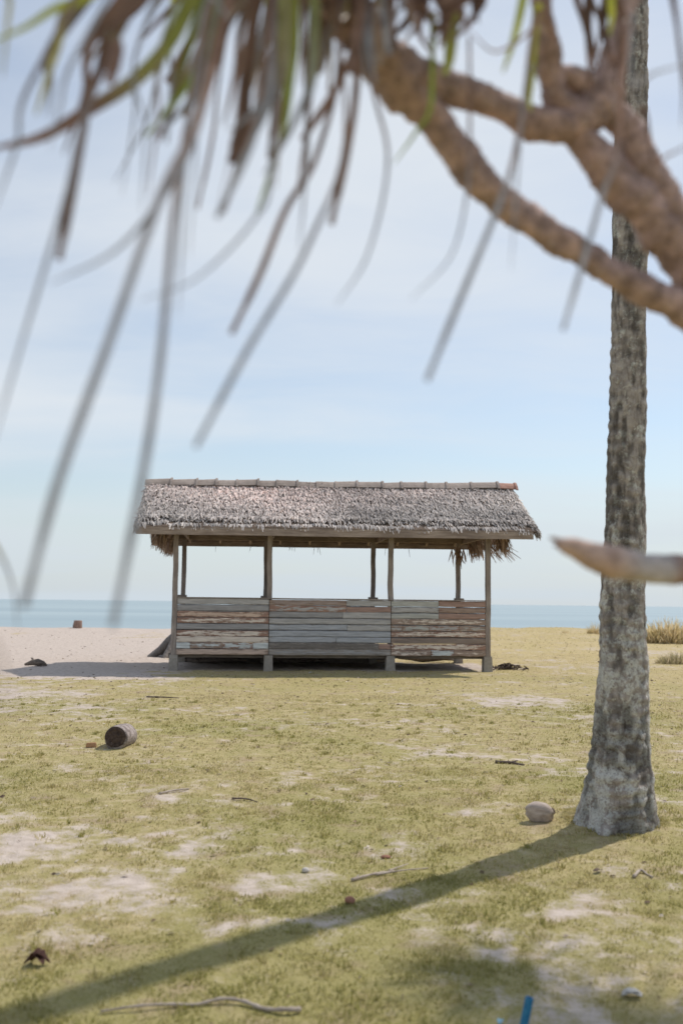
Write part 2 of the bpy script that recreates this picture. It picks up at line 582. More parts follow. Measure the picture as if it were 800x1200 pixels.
tag(grass, 'short yellow green grass covering the meadow', 'grass', None, 'stuff')

# ------------------------------------------------------------------ shelter
THETA = math.atan2(HUT1.y - HUT0.y, HUT1.x - HUT0.x)
L = (HUT1 - HUT0).length
DEP = 2.85
hut = empty('beach_shelter', (HUT0.x, HUT0.y, 0), THETA)
tag(hut, 'open wooden beach shelter with thatched roof and peeling plank walls facing the sea', 'shelter')
UX = Vector((math.cos(THETA), math.sin(THETA), 0))


def u_of(px, v=0.0):
    """local u on the line v = const seen at photo column px (near the horizon)"""
    base = Vector((HUT0.x, HUT0.y, 0)) + Vector((-UX.y, UX.x, 0)) * v
    k = (px - 400) / F
    # X = k*Y  ->  bx + u*cx = k*(by + u*sx)
    return (k * base.y - base.x) / (UX.x - k * UX.y)


PU = [0.06, u_of(317), u_of(458), L - 0.04]
m_post = wood_mat('weathered grey post wood', (0.25, 0.205, 0.178), (0.43, 0.362, 0.32), (9, 9, 1.2))
m_beam = wood_mat('weathered brown beam wood', (0.22, 0.165, 0.125), (0.40, 0.315, 0.245), (1.0, 9, 9))
m_fascia = wood_mat('pale brown fascia wood', (0.25, 0.19, 0.155), (0.42, 0.335, 0.275), (0.8, 8, 8))
m_conc = wood_mat('grey concrete footing', (0.30, 0.265, 0.225), (0.43, 0.385, 0.34), (5, 5, 5), .95)
m_floor = wood_mat('dark floor boards', (0.17, 0.14, 0.118), (0.29, 0.245, 0.21), (1, 8, 6))

WT, WB = 1.565, 0.335
for v in (0.0, DEP):
    for i, u in enumerate(PU):
        b_ = MB()
        lean = random.uniform(-.012, .012)
        vp = v - .085 if (v == 0 and i in (0, 3)) else v
        b_.bar((u, vp, WB), (u + lean, vp, 3.20), 0.102, 0.11, nseg=9, wob=0.009)
        b_.build('post', m_post, hut)
        f_ = MB()
        v_ = v; v = v - .03 if v == 0 else v
        f_.add([(u - .105, v - .115, -.12), (u + .105, v - .115, -.12), (u + .105, v + .115, -.12), (u - .105, v + .115, -.12),
                (u - .09, v - .10, WB - .002), (u + .09, v - .10, WB - .002), (u + .09, v + .10, WB - .002), (u - .09, v + .10, WB - .002)],
               [(3, 2, 1, 0), (4, 5, 6, 7), (0, 1, 5, 4), (1, 2, 6, 5), (2, 3, 7, 6), (3, 0, 4, 7)])
        fo = f_.build('footing', m_conc, hut)
        v = v_
        if v == 0:
            pass
        else:
            MB().box((u - .13, v - .2, WT + .012), (u + .11, v - .07, WT + .085), jit=.006).build('bracket', m_post, hut)

# planks: per bay, nine rows from the top: list of (fraction, paint, wood, peel)
GREY = (0.46, 0.435, 0.415); DGREY = (0.35, 0.333, 0.328); BLUE = (0.415, 0.42, 0.44); GGREEN = (0.47, 0.46, 0.425)
CREAM = (0.72, 0.62, 0.53); PEACH = (0.62, 0.46, 0.36); PALE = (0.62, 0.64, 0.63); RED = (0.37, 0.245, 0.20); BROWN = (0.35, 0.255, 0.205); TAN = (0.56, 0.425, 0.345)
RB = (0.35, 0.215, 0.165); WG = (0.33, 0.29, 0.26)
BAYS = [
    [[(1, GREY, WG, .35)], [(1, DGREY, WG, .3)], [(1, PEACH, RB, .45)], [(1, CREAM, RB, .47)], [(1, DGREY, WG, .25)],
     [(1, CREAM, RB, .46)], [(1, CREAM, RB, .36)], [(.15, PALE, BROWN, .35), (.5, PALE, BROWN, .5), (.83, PALE, RB, .45), (1, PALE, BROWN, .35)], [(1, TAN, BROWN, .4)]],
    [[(.63, (.36, .28, .245), BROWN, .45), (1, GREY, WG, .3)], [(.63, GREY, RB, .48), (1, RED, BROWN, .35)], [(.6, DGREY, WG, .3), (1, GREY, CREAM, .2)], [(1, GREY, WG, .3)], [(.64, BLUE, WG, .35), (1, GREY, WG, .3)],
     [(1, BLUE, GREY, .3)], [(.55, BLUE, WG, .35), (1, BLUE, GREY, .2)], [(.9, (0.2, .175, .155), WG, .4), (1, RED, BROWN, .4)], [(1, DGREY, WG, .5)]],
    [[(.5, GGREEN, WG, .28), (1, RED, RB, .4)], [(.5, GREY, WG, .4), (1, BROWN, RB, .4)], [(.5, GGREEN, CREAM, .25), (1, RED, RB, .35)],
     [(1, CREAM, BROWN, .49)], [(.12, GREY, BROWN, .5), (.4, GGREEN, BROWN, .45), (.72, GREY, RB, .45), (1, GGREEN, BROWN, .5)], [(1, CREAM, RB, .46)],
     [(1, (0.27, .21, .175), BROWN, .4)], [(1, CREAM, RB, .46)], [(.42, CREAM, BROWN, .5), (.66, PALE, RB, .4), (1, CREAM, BROWN, .55)]],
]
t = NT('peeling painted planks')
vec = t.coord((1.6, 4, 7))
pn = t.noise(vec, 4.2, 8, 0.72)
pn2 = t.noise(t.coord((0.7, 1, 10)), 5.0, 5, .6)
pl = t.attr('peel')
edge = t.attr('edge')
thr = t.math('ADD', t.math('MULTIPLY', pl, .955), t.math('MULTIPLY', edge, 0.13))
dif = t.math('SUBTRACT', thr, t.math('ADD', t.math('MULTIPLY', pn, .7), t.math('MULTIPLY', pn2, .3)))
msk = t.ramp(dif, -0.015, 0.035)
paint = t.scale_col(t.attr('paint', 'Color'), t.ramp(pn2, .25, .75, .72, 1.2))
wood = t.scale_col(t.attr('wood', 'Color'), t.ramp(pn2, .25, .75, .6, 1.35))
col = t.mix(msk, paint, wood)
m_plank = t.done(t.bsdf(col, .82, t.bump(t.math('SUBTRACT', pn2, t.math('MULTIPLY', msk, .6)), .6, .006)))


def plank_wall(name, u0, u1, rows, M=None, parent=hut):
    """boards nailed edge to edge, each with its own worn ends and a bevelled front"""
    V, Fc, PA, WO, PE, ED = [], [], [], [], [], []
    H = (WT - WB) / len(rows)
    for r, segs in enumerate(rows):
        z1 = WT - r * H - .005; z0 = WT - (r + 1) * H + .006
        f0 = 0.0
        for (f1, pa, wo, pe) in segs:
            a = u0 + (u1 - u0) * f0 + .004; b = u0 + (u1 - u0) * f1 - .004
            f0 = f1
            za, zb = z0 + random.uniform(-.007, .007), z1 + random.uniform(-.008, .006)
            dy = random.uniform(-.006, .006)
            k = len(V); nseg = 8; wa = random.uniform(0, .006); wp = random.uniform(0, 6)
            for i in range(nseg + 1):
                x = a + (b - a) * i / nseg
                w = random.uniform(-.003, .003) + wa * math.sin(wp + i * .7)
                e = 1.0 if i in (0, nseg) else 0.0
                for (yy, z, ed) in ((.03, za, 1), (-.022, za, 1), (-.030, za + .012, .75), (-.031, (za + zb) / 2, 0), (-.030, zb - .012, .75), (-.022, zb, 1), (.03, zb, 1)):
                    V.append((x, yy + dy, z + w)); PA.append(pa); WO.append(wo); PE.append(pe); ED.append(max(ed, e))
            for i in range(nseg):
                for j in range(6):
                    p = k + i * 7 + j
                    Fc.append((p, p + 7, p + 8, p + 1))
                Fc.append((k + i * 7 + 6, k + i * 7 + 13, k + i * 7 + 7, k + i * 7))
            Fc.append(tuple(k + j for j in range(7))); Fc.append(tuple(k + nseg * 7 + 6 - j for j in range(7)))
    me = bpy.data.meshes.new(name)
    V = [Vector(v) for v in V]
    if M is not None: V = [M @ v for v in V]
    me.from_pydata([tuple(v) for v in V], [], Fc)
    for nm, arr in (('paint', PA), ('wood', WO)):
        c4 = np.ones((len(V), 4), np.float32); c4[:, :3] = np.array(arr)
        me.attributes.new(nm, 'FLOAT_COLOR', 'POINT').data.foreach_set('color', c4.ravel())
    for nm, arr in (('peel', PE), ('edge', ED)):
        me.attributes.new(nm, 'FLOAT', 'POINT').data.foreach_set('value', np.array(arr, np.float32))
    me.update()
    return link_mesh(name, me, m_plank, parent)


WLAB = ['plank wall of grey and cream boards with rust brown peeling', 'plank wall of blue grey boards with two reddish boards on top', 'plank wall of cream boards peeling to red brown']
for i in range(3):
    o = plank_wall('plank_wall', PU[i] + (.054 if i == 0 else .004), PU[i + 1] - (.054 if i == 2 else .004), BAYS[i], Matrix.Translation((0, -.098, 0)))
    o['label'] = WLAB[i]
plain = [[(1, random.choice([GREY, DGREY, BLUE, GGREEN]), WG, .35)] for _ in range(9)]
for i in range(3):
    plank_wall('plank_wall', PU[i] + .01, PU[i + 1] - .01, plain, Matrix.Translation((0, DEP + .1, 0)) @ Matrix.Scale(-1, 4, (0, 1, 0)))
for s, u in ((-1, PU[0] - .015), (1, PU[3] + .015)):
    plank_wall('plank_wall', 0.08, DEP - .08, plain, Matrix.Translation((u, 0, 0)) @ Matrix(((0, 1, 0, 0), (1, 0, 0, 0), (0, 0, 1, 0), (0, 0, 0, 1))) @ Matrix.Scale(-s, 4, (0, 1, 0)))
fl = MB()
for k in range(14):
    v0 = .0 + k * (DEP / 14)
    fl.box((-.02, v0 + .004, WB + .03 + random.uniform(0, .004)), (L + .02, v0 + DEP / 14 - .004, WB + .062))
fl.build('floor', m_floor, hut)
for v in (0.07, DEP / 2, DEP - .07):
    MB().bar((-.06, v, WB - .02), (L + .06, v, WB - .02), .07, .09, nseg=6, wob=.003).build('floor_joist', m_floor, hut)
MB().bar((PU[0] + .055, -.085, WT + .016), (PU[3] - .055, -.085, WT + .016), .14, .022, nseg=10, wob=.002).build('top_rail', m_post, hut)
MB().bar((-.03, DEP + .085, WT + .016), (L + .02, DEP + .085, WT + .016), .14, .022, nseg=10, wob=.002).build('top_rail', m_post, hut)

for i in (0, 1):  # rear boards added to screen the sunlit ground and keep the underfloor dark
    b_ = MB()
    for k in range(3):
        b_.bar((PU[i] + .06, DEP + .03, .27 - .15 * k), (PU[i + 1] - .06 + .5 * (i == 1), DEP + .03, .27 - .15 * k + random.uniform(-.01, .01)), .03, .145, nseg=8, wob=.004)
    b_.build('added_screen_board', m_floor, hut)
# roof
OV = 0.72
UL, UR = -0.74, L + 0.93
VM = DEP / 2
EZ0, EZ1 = 3.02, 3.06       # eave height (underside of the thatch) at the two ends
RZ0, RZ1 = 4.17, 4.27       # ridge underside


def roof_pt(u, s, side, off=0.0):
    """point on the roof: s from 0 (eave) to 1 (ridge); side -1 front, +1 rear"""
    f = (u - UL) / (UR - UL)
    ez = EZ0 + (EZ1 - EZ0) * f; rz = RZ0 + (RZ1 - RZ0) * f
    v = VM + side * (VM + OV) * (1 - s)
    z = ez + (rz - ez) * s
    nrm = Vector((0, side * (RZ0 - EZ0), VM + OV)).normalized()
    return Vector((u, v, z)) + nrm * off


for v, z in ((0.0, 3.19), (DEP, 3.15)):
    MB().bar((UL + .1, v + (.11 if v == 0 else -.11), z - .06), (UR - .1, v + (.11 if v == 0 else -.11), z - .02), .07, .13, nseg=8, wob=.004).build('wall_plate', m_beam, hut)
for i, u in enumerate(PU):
    MB().bar((u + .11, -.35, 3.10), (u + .11, DEP + .35, 3.10), .06, .11, nseg=4, wob=.004).build('tie_beam', m_beam, hut)
    MB().bar((u, VM, 3.15), (u, VM, 4.12), .08, .08, nseg=3).build('king_post', m_beam, hut)
raf = np.linspace(UL + .15, UR - .15, 12)
for u in raf:
    for side in (-1, 1):
        MB().bar(roof_pt(u, .03, side, -.05), roof_pt(u, .985, side, -.05), .055, .08, nseg=5, wob=.004).build('rafter', m_beam, hut)
bt = MB()
for side in (-1, 1):
    for s in np.linspace(.05, .95, 12):
        bt.bar(roof_pt(UL + .03, s, side, .006), roof_pt(UR - .03, s, side, .006), .035, .025)
bt.build('battens', m_beam, hut)
for side, nm in ((-1, 'front'), (1, 'rear')):
    a = roof_pt(UL - .02, 0, side); b = roof_pt(UR - .10, 0, side)
    a.y += side * .025; b.y += side * .025
    a.z = 2.995; b.z = 3.035
    MB().bar(a, b, .035, .165, nseg=14, wob=.003).build('fascia_board', m_fascia, hut)
for u in (UL - .03, UR + .02):
    for side in (-1, 1):
        MB().bar(roof_pt(u, 0.0, side, -.01), roof_pt(u, 1.0, side, -.01), .03, .12, nseg=5, wob=.003).build('barge_board', m_fascia, hut)


def strip(mb, p, d, nrm, ln, w, curl, tint, twist=0.0):
    """one dry leaf strip from p along d, lifting off the surface by curl"""
    sd = d.cross(nrm).normalized()
    if twist:
        sd = (sd * math.cos(twist) + nrm * math.sin(twist)).normalized()
    q1 = p + d * (ln * .55) + nrm * (curl * .75)
    q2 = p + d * ln + nrm * curl * .55
    mb.add([p - sd * w * .5, p + sd * w * .5, q1 + sd * w * .55, q1 - sd * w * .55, q2 + sd * w * .18, q2 - sd * w * .18],
           [(0, 1, 2, 3), (3, 2, 4, 5)], tint)


def thatch_tint(u, s):
    n_ = float(vnoise(np.array([u * .7]), np.array([s * 3.0]), None, 5)[0])
    pink = max(0.0, min(1.0, (0.55 - abs(u - 2.2) * .14) + (s - .45) * 1.0)) * random.uniform(.2, 1)
    g = random.choice([.42, .56, .64, .70, .76, .80]) * (0.74 + .60 * n_)
    c = (g * 1.0, g * .915, g * .85)
    d = (g * 1.15, g * .93, g * .85)
    k_ = .86 + .22 * s
    return tuple(k_ * (c[i] * (1 - pink) + d[i] * pink) for i in range(3))


m_thatch = tint_mat('dry thatch leaf strips', .9, .22, 25, .34, .2)
m_core = wood_mat('brown thatch underside', (0.085, 0.062, 0.047), (0.2, 0.145, 0.105), (12, 3, 3), .95)
for side in (-1, 1):
    core = MB()
    nu, ns = 60, 10
    vs, fs = [], []
    for off in (0.015, 0.075):
        for i in range(nu + 1):
            for j in range(ns + 1):
                u = UL + (UR - UL) * i / nu; s = j / ns
                vs.append(roof_pt(u, s, side, off + random.uniform(-.008, .008)))
    A = (nu + 1) * (ns + 1)
    for i in range(nu):
        for j in range(ns):
            p = i * (ns + 1) + j
            for k_, fl_ in ((0, side < 0), (A, side > 0)):
                qd = (p + k_, p + k_ + 1, p + k_ + ns + 2, p + k_ + ns + 1)
                fs.append(qd if fl_ else qd[::-1])
    for i in range(nu):
        p = i * (ns + 1); fs.append((p, p + ns + 1, p + ns + 1 + A, p + A))
        p += ns; fs.append((p, p + ns + 1, p + ns + 1 + A, p + A))
    for j in range(ns):
        for p in (j, nu * (ns + 1) + j):
            fs.append((p, p + 1, p + 1 + A, p + A))
    core.add(vs, fs)
    roof = core.build('roof', m_core, hut)
    th = MB()
    down = (roof_pt(1, 0, side) - roof_pt(1, 1, side)).normalized()
    nrm = (roof_pt(1, .5, side, 1) - roof_pt(1, .5, side)).normalized()
    SL = (roof_pt(1, 0, side) - roof_pt(1, 1, side)).length
    NC = 27
    for c_ in range(NC):
        s0 = 0.135 + (c_ / (NC - 1)) * 0.90
        if c_ == 0: s0 = 0.075
        nst = int((UR - UL) / .0165)
        sagn = .06 * (fbm(np.arange(60) * .17, np.full(60, c_ * .22), None, 66, 3) - .4)
        jag = [random.uniform(-.03, .03) for _ in range(40)]
        for i in range(nst):
            u = UL + (UR - UL) * (i + random.random()) / nst
            lift = 0.07 + sagn[min(59, int((u - UL) / (UR - UL) * 60))] + random.uniform(0, .024) + (.030 if c_ == 2 else 0)
            s = s0 + random.uniform(-.016, .016) + jag[int((u - UL) / (UR - UL) * 39.9)] * .7
            p = roof_pt(u, s, side, lift)
            yaw = random.gauss(0, .24)
            d = (down * math.cos(yaw) + Vector((math.sin(yaw), 0, 0))).normalized()
            ln = random.uniform(.12, .25) if c_ else random.uniform(.15, .25)
            if c_ == 0:
                d = (d + Vector((0, 0, -.30))).normalized()
                if abs(math.sin(u * 1.7)) * random.random() > .75: ln *= .6
            tint = thatch_tint(u, s)
            strip(th, p, d, nrm, ln, random.uniform(.018, .042), random.uniform(.0, .05), tint, random.gauss(0, .42))
    for end, us in ((-1, UL), (1, UR)):            # ragged verge at the gable ends
        for i in range(520):
            s = random.uniform(.055, 1.0)
            p = roof_pt(us - end * random.uniform(0, .1), s, side, random.uniform(.02, .10))
            d = (down * random.uniform(.6, 1) + Vector((end * random.uniform(.1, .55), 0, -random.uniform(0, .35)))).normalized()
            strip(th, p, d, nrm, random.uniform(.12, .26), random.uniform(.02, .045), random.uniform(-.02, .04), thatch_tint(us, s), random.gauss(0, .5))
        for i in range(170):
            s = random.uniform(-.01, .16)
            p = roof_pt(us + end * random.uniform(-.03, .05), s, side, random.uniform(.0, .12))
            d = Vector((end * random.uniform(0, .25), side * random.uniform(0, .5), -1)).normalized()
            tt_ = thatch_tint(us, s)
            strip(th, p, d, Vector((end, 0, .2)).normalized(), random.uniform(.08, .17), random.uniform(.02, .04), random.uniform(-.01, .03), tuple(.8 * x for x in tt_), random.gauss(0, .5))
    tho = th.build('thatch', m_thatch, roof)
    # loose straws under the eave
    if side < 0:
        frontroof = roof

# ridge caps
edges = [169, 200, 230, 253, 277, 302, 324, 348, 371, 393, 418, 448, 470, 499, 523, 552, 583, 604]
m_cap = wood_mat('weathered grey ridge tile', (0.34, 0.275, 0.235), (0.48, 0.395, 0.34), (3, 3, 3))
m_cap_pink = wood_mat('faded terracotta ridge tile', (0.42, 0.22, 0.165), (0.56, 0.34, 0.26), (3, 3, 3))
for i in range(len(edges) - 1):
    a, b = u_of(edges[i], VM), u_of(edges[i + 1], VM)
    fz = lambda u: RZ0 + (RZ1 - RZ0) * (u - UL) / (UR - UL) + .118 + .012 * math.sin(u * 1.1)
    vs, fs = [], []
    prof = [(-.19, -.075), (-.13, .0), (-.065, .06), (0, .085), (.065, .06), (.13, .0), (.19, -.075)]
    dz = random.uniform(-.012, .012); tl = random.uniform(-.02, .02)
    secs = [(a - .012, .94), (b - .035, .97), (b - .034, 1.22), (b + .018, 1.28)]
    for (u, k) in secs:
        for (v, z) in prof:
            vs.append((u, VM + v * k, fz(u) + z * k + dz + tl * (u - a) / (b - a)))
    for (u, k) in reversed(secs):
        for (v, z) in prof:
            vs.append((u, VM + v * k * .93, fz(u) + z * k + dz + tl * (u - a) / (b - a) - .016))
    for r in range(len(secs) * 2):
        for j in range(6):
            p = r * 7 + j; q_ = ((r + 1) % (len(secs) * 2)) * 7 + j
            fs.append((p, p + 1, q_ + 1, q_))
    o = MB().add(vs, fs).build('ridge_cap', m_cap_pink if i == len(edges) - 2 else m_cap, frontroof)
    if i == len(edges) - 2: o['label'] = 'faded terracotta pink ridge tile at the end'

# hanging gable thatch
m_gable = tint_mat('brown hanging palm leaf', .9, .35, 18, .2, .2)
for end, us in ((-1, -0.24), (1, L + 0.30)):
    g_ = MB()
    for i in range(620):
        v = random.uniform(-.35, DEP + .35)
        s = 1 - abs(v - VM) / (VM + OV)
        top = random.uniform(2.95, 3.0 + 1.1 * max(0, s))
        top = min(top, EZ0 + (RZ0 - EZ0) * s - .02)
        ln = random.uniform(.25, .55)
        if top - ln < 2.55: ln = max(.12, top - random.uniform(2.55, 2.72))
        mid = abs(v - VM)
        p = Vector((us + random.uniform(-.06, .06), v, top))
        d = Vector((end * abs(random.gauss(.10, .22)), random.gauss(0, .25), -1)).normalized()
        c0 = random.choice([(.38, .27, .20), (.30, .205, .15), (.46, .335, .25), (.24, .165, .12), (.42, .33, .27)])
        strip(g_, p, d, Vector((end, 0, 0.1)).normalized(), ln, random.uniform(.02, .05), random.uniform(0, .08), c0, random.gauss(0, .6))
    if end > 0:
        for i in range(34):
            p = Vector((us + random.uniform(.0, .1), random.uniform(.0, 1.6), random.uniform(2.75, 2.98)))
            d = Vector((random.uniform(.35, 1.0), random.uniform(-.3, .3), -random.uniform(.5, 1.1))).normalized()
            strip(g_, p, d, Vector((.5, -.3, .8)).normalized(), random.uniform(.3, .55), .022, .02, random.choice([(.2, .13, .09), (.3, .2, .14)]), random.gauss(0, .5))
        for i in range(24):
            p = Vector((us - random.uniform(.3, .62), DEP - random.uniform(.1, .5), random.uniform(2.78, 2.95)))
            d = Vector((random.uniform(-.3, .7), random.uniform(-.3, .3), -random.uniform(.7, 1.1))).normalized()
            strip(g_, p, d, Vector((.3, -.8, .3)).normalized(), random.uniform(.25, .5), .03, .02, random.choice([(.2, .13, .09), (.3, .2, .14)]), random.gauss(0, .5))
    g_.build('gable_thatch', m_gable, hut)
for i in range(14):
    st = MB()
    u = random.choice([random.uniform(2.0, 3.8), random.uniform(.4, L)])
    p = Vector((u, DEP + OV - .02, 2.94))
    st.tube([p, p + Vector((random.uniform(-.05, .05), 0, -random.uniform(.08, .22)))], [.006, .003], 4, (.2, .15, .11))
    st.build('loose_straw', m_gable, hut)

# ------------------------------------------------------------------ coconut palm
base = gnd(720, 972)
TD = (base - CAM).dot(FW)
prof = [(985, 668, 768), (972, 672, 766), (960, 675.5, 765), (945, 680, 763), (915, 685.5, 761), (872, 692, 757.5), (830, 696.5, 757), (782, 700.5, 757), (745, 703, 755.5), (688, 706.5, 754), (621, 710, 754),
        (550, 712, 754.5), (465, 714, 756), (380, 716, 756), (280, 718, 757), (150, 720.5, 757.5), (0, 723, 758)]
C, Rd = [], []
for (y_, xl, xr) in prof:
    C.append(tuple(at((xl + xr) / 2, y_, TD))); Rd.append((xr - xl) / 2 / F * TD)
top = Vector(C[-1])
for k in range(1, 7):
    top = top + Vector((.025 - .012 * k, .03, .85))
    C.append(tuple(top)); Rd.append(Rd[-1] * .985)
path = crom([c + (r,) for c, r in zip(C, Rd)], 620)
palm = empty('coconut_palm', (base.x, base.y, 0))
tag(palm, 'tall slender coconut palm with grey lichen spotted trunk standing on the grass', 'palm tree')
SEG = 72
P_ = np.array(path)
cc = P_[:, :3] - np.array([base.x, base.y, 0]); rr = P_[:, 3]
ang = np.linspace(0, 2 * np.pi, SEG, endpoint=False)
Hh = cc[:, 2][:, None] + 0 * ang[None, :]
ca, sa_ = np.cos(ang)[None, :] + 0 * Hh, np.sin(ang)[None, :] + 0 * Hh
n1 = fbm(ca * 1.6 + 5, sa_ * 1.6, Hh * 3.0, 101, 4)
n2 = fbm(ca * 5 + 5, sa_ * 5, Hh * 11.0, 111, 3)
ring = np.sin(Hh * 2 * np.pi / 0.085 + 2.6 * n1 * 3 + ca * .8)
ring = np.sign(ring) * np.abs(ring) ** .5
flare = np.exp(-np.clip(Hh, 0, None) / .22)
lob = fbm(ca * 2.2, sa_ * 2.2, Hh * .6, 121, 3)
n0 = fbm(ca * 1.1 + 9, sa_ * 1.1, Hh * 1.9, 151, 3)
disp = 1 + (n0 - .5) * .26 + (n1 - .5) * .22 + (n2 - .5) * .20 + ring * .030 * np.clip((fbm(ca * 1.1 + 3, sa_ * 1.1, Hh * 2.2, 131, 2) - .42) * 4, 0, 1) + flare * (lob - .5) * .75
cutin = np.clip(.12 - Hh, 0, .2) * (lob > .5) * .4
rad = rr[:, None] * (disp - cutin)
V = np.stack([cc[:, 0][:, None] + ca * rad, cc[:, 1][:, None] + sa_ * rad, Hh], -1).reshape(-1, 3)
i0 = np.arange(len(path) - 1)[:, None] * SEG; j0 = np.arange(SEG)[None, :]; j1 = (j0 + 1) % SEG
q = np.stack([i0 + j0, i0 + j1, i0 + SEG + j1, i0 + SEG + j0], -1).reshape(-1, 4)
me = np_mesh('trunk', V, [q], {'cav': ((n1 - .5) + (n2 - .5) * .8 + ring * .05 * np.clip((Hh - .8) / 1.5, 0, 1)).ravel()})
t = NT('coconut palm bark with lichen')
P = t.coord()
a1 = t.noise(P, 17, 6, .68, .4)
a2 = t.noise(P, 38, 5, .7)
a3 = t.noise(t.coord((1, 1, .14)), 48, 5, .65)
hz = t.n('ShaderNodeSeparateXYZ', {0: P}).outputs[2]
col = t.mix(t.ramp(a1, .32, .68), (0.26, 0.225, 0.202), (0.44, 0.39, 0.355))
col = t.mix(t.ramp(a3, .5, .72, 0, .55), col, (0.085, 0.066, 0.055))
low = t.ramp(hz, 0.3, 3.0, 0.105, 0.03)
li = t.math('ADD', t.math('ADD', t.math('MULTIPLY', t.noise(P, 9.0, 7, .68, .5), .68), t.math('MULTIPLY', a2, .36)), low)
col = t.mix(t.math('MULTIPLY', t.ramp(li, .595, .63, 0, .9), t.ramp(t.noise(P, 70, 3, .6), .36, .50)), col, (0.58, 0.57, 0.525))
lis = t.math('ADD', t.math('MULTIPLY', t.noise(P, 24, 4, .6, 1.2), .8), t.math('MULTIPLY', a2, .2))
col = t.mix(t.ramp(lis, .58, .615, 0, .75), col, (0.52, 0.495, 0.44))
col = t.mix(t.ramp(a2, .6, .74, 0, .7), col, (0.07, 0.055, 0.048))
col = t.scale_col(col, t.ramp(t.attr('cav'), -.22, .16, .46, 1.22))
hb = t.math('ADD', t.math('MULTIPLY', a1, 1.2), t.math('ADD', a2, a3))
link_mesh('trunk', me, t.done(t.bsdf(col, .92, t.bump(hb, .9, .02), .1)), palm, True)
cr = MB()
ctop = Vector(C[-1]) - Vector((base.x, base.y, 0))
for k in range(20):
    a = k * 2.399; el = 0.95 - 1.5 * (k / 20)
    p = ctop.copy(); d = Vector((math.cos(a) * math.cos(el), math.sin(a) * math.cos(el), math.sin(el)))
    pts = []
    for i in range(13):
        pts.append(p.copy()); p = p + d * .24; d = (d + Vector((0, 0, -.095))).normalized()
    cr.tube(pts, [.028 - .002 * i for i in range(13)], 5, (.22, .2, .08))
    for i in range(2, 13):
        tg = (pts[i] - pts[i - 1]).normalized()
        sd = tg.cross(Vector((0, 0, 1))).normalized()
        for sgn in (-1, 1):
            for e in (0, .33, .66):
                q0 = pts[i - 1].lerp(pts[i], e)
                dd = (sd * sgn + tg * .5 + Vector((0, 0, -.35))).normalized()
                strip(cr, q0, dd, Vector((0, 0, 1)), (.62 - .035 * abs(i - 6)) * random.uniform(.85, 1.1), .035, -.05, random.choice([(.08, .12, .03), (.11, .14, .035), (.16, .16, .05)]), 0)
m_frond = tint_mat('palm frond leaflets', .55, .25, 8, .35, .1)
cr.build('crown', m_frond, palm)

# ------------------------------------------------------------------ screw pine (pandanus) close to the camera
tree_base = Vector((1.28, 2.15, 0))
pine = empty('screw_pine', tree_base)
tag(pine, 'screw pine close to the camera with twisting brown limbs and long hanging dry leaves', 'tree')
LB = MB()


def limb(pts, seg=18, n=None, rough=.30, seed=0):
    """pts: (px, py, width px, depth) or ('w', Vector, radius)"""
    q_ = []
    for p in pts:
        if p[0] == 'w':
            v = p[1] - tree_base; q_.append((v.x, v.y, v.z, p[2]))
        else:
            v = at(p[0], p[1], p[3]) - tree_base
            q_.append((v.x, v.y, v.z, p[2] * .77 / 2 / F * p[3]))
    c_ = crom(q_, n or len(pts) * 14)
    cols = []
    for k_, p in enumerate(c_):
        g = .8 + .4 * float(vnoise(np.array([k_ * .45]), np.array([seed * 3.1]), None, 8)[0])
        cols.append((.42 * g, .29 * g, .262 * g))
    LB.tube([p[:3] for p in c_], [max(.003, p[3] * (1 + .035 * math.sin(i * 1.9 + seed))) for i, p in enumerate(c_)], seg, rough=rough * 1.4, freq=19, seed=seed, tints=cols)


J = Vector((0.92, 1.98, 1.98))
limb([(345, -75, 60, 1.52), (378, -30, 66, 1.58), (425, 40, 66, 1.64), (470, 92, 78, 1.70), (520, 158, 56, 1.74), (560, 210, 50, 1.76), (610, 250, 46, 1.8), (660, 284, 46, 1.82), (710, 314, 45, 1.84), (760, 343, 46, 1.87), (812, 371, 50, 1.9), ('w', J, .055)], seed=1)
limb([(450, 78, 60, 1.70), (500, 98, 58, 1.72), (550, 112, 50, 1.75), (600, 131, 50, 1.78), (640, 147, 54, 1.8), (675, 140, 62, 1.82), (705, 112, 55, 1.84), (718, 70, 42, 1.86), (728, 20, 36, 1.88), (745, -40, 40, 1.9), (755, -110, 36, 1.95)], seed=2)
limb([(630, -60, 32, 1.72), (634, -5, 34, 1.74), (640, 55, 36, 1.77), (648, 105, 44, 1.8), (668, 140, 50, 1.82)], seed=3)
limb([(660, 140, 50, 1.82), (690, 172, 50, 1.83), (720, 208, 62, 1.85), (755, 246, 66, 1.88), (792, 290, 66, 1.9), (830, 350, 66, 1.93), ('w', J + Vector((0, 0, -.1)), .065)], seed=4)
limb([(700, 120, 44, 1.84), (735, 150, 48, 1.85), (752, 190, 52, 1.86), (775, 232, 56, 1.88), (805, 285, 56, 1.9)], seed=5)
limb([(640, 100, 26, 1.8), (662, 90, 34, 1.81), (690, 105, 44, 1.83), (712, 120, 40, 1.84)], seed=6)
limb([('w', J + Vector((-.06, 0, .06)), .06), ('w', J + Vector((.04, .02, -.2)), .075), ('w', Vector((1.08, 2.05, 1.35)), .085), ('w', Vector((1.2, 2.1, .7)), .092), ('w', Vector((1.27, 2.15, .25)), .10), ('w', Vector((1.28, 2.15, -.1)), .125)], n=60, seed=7)
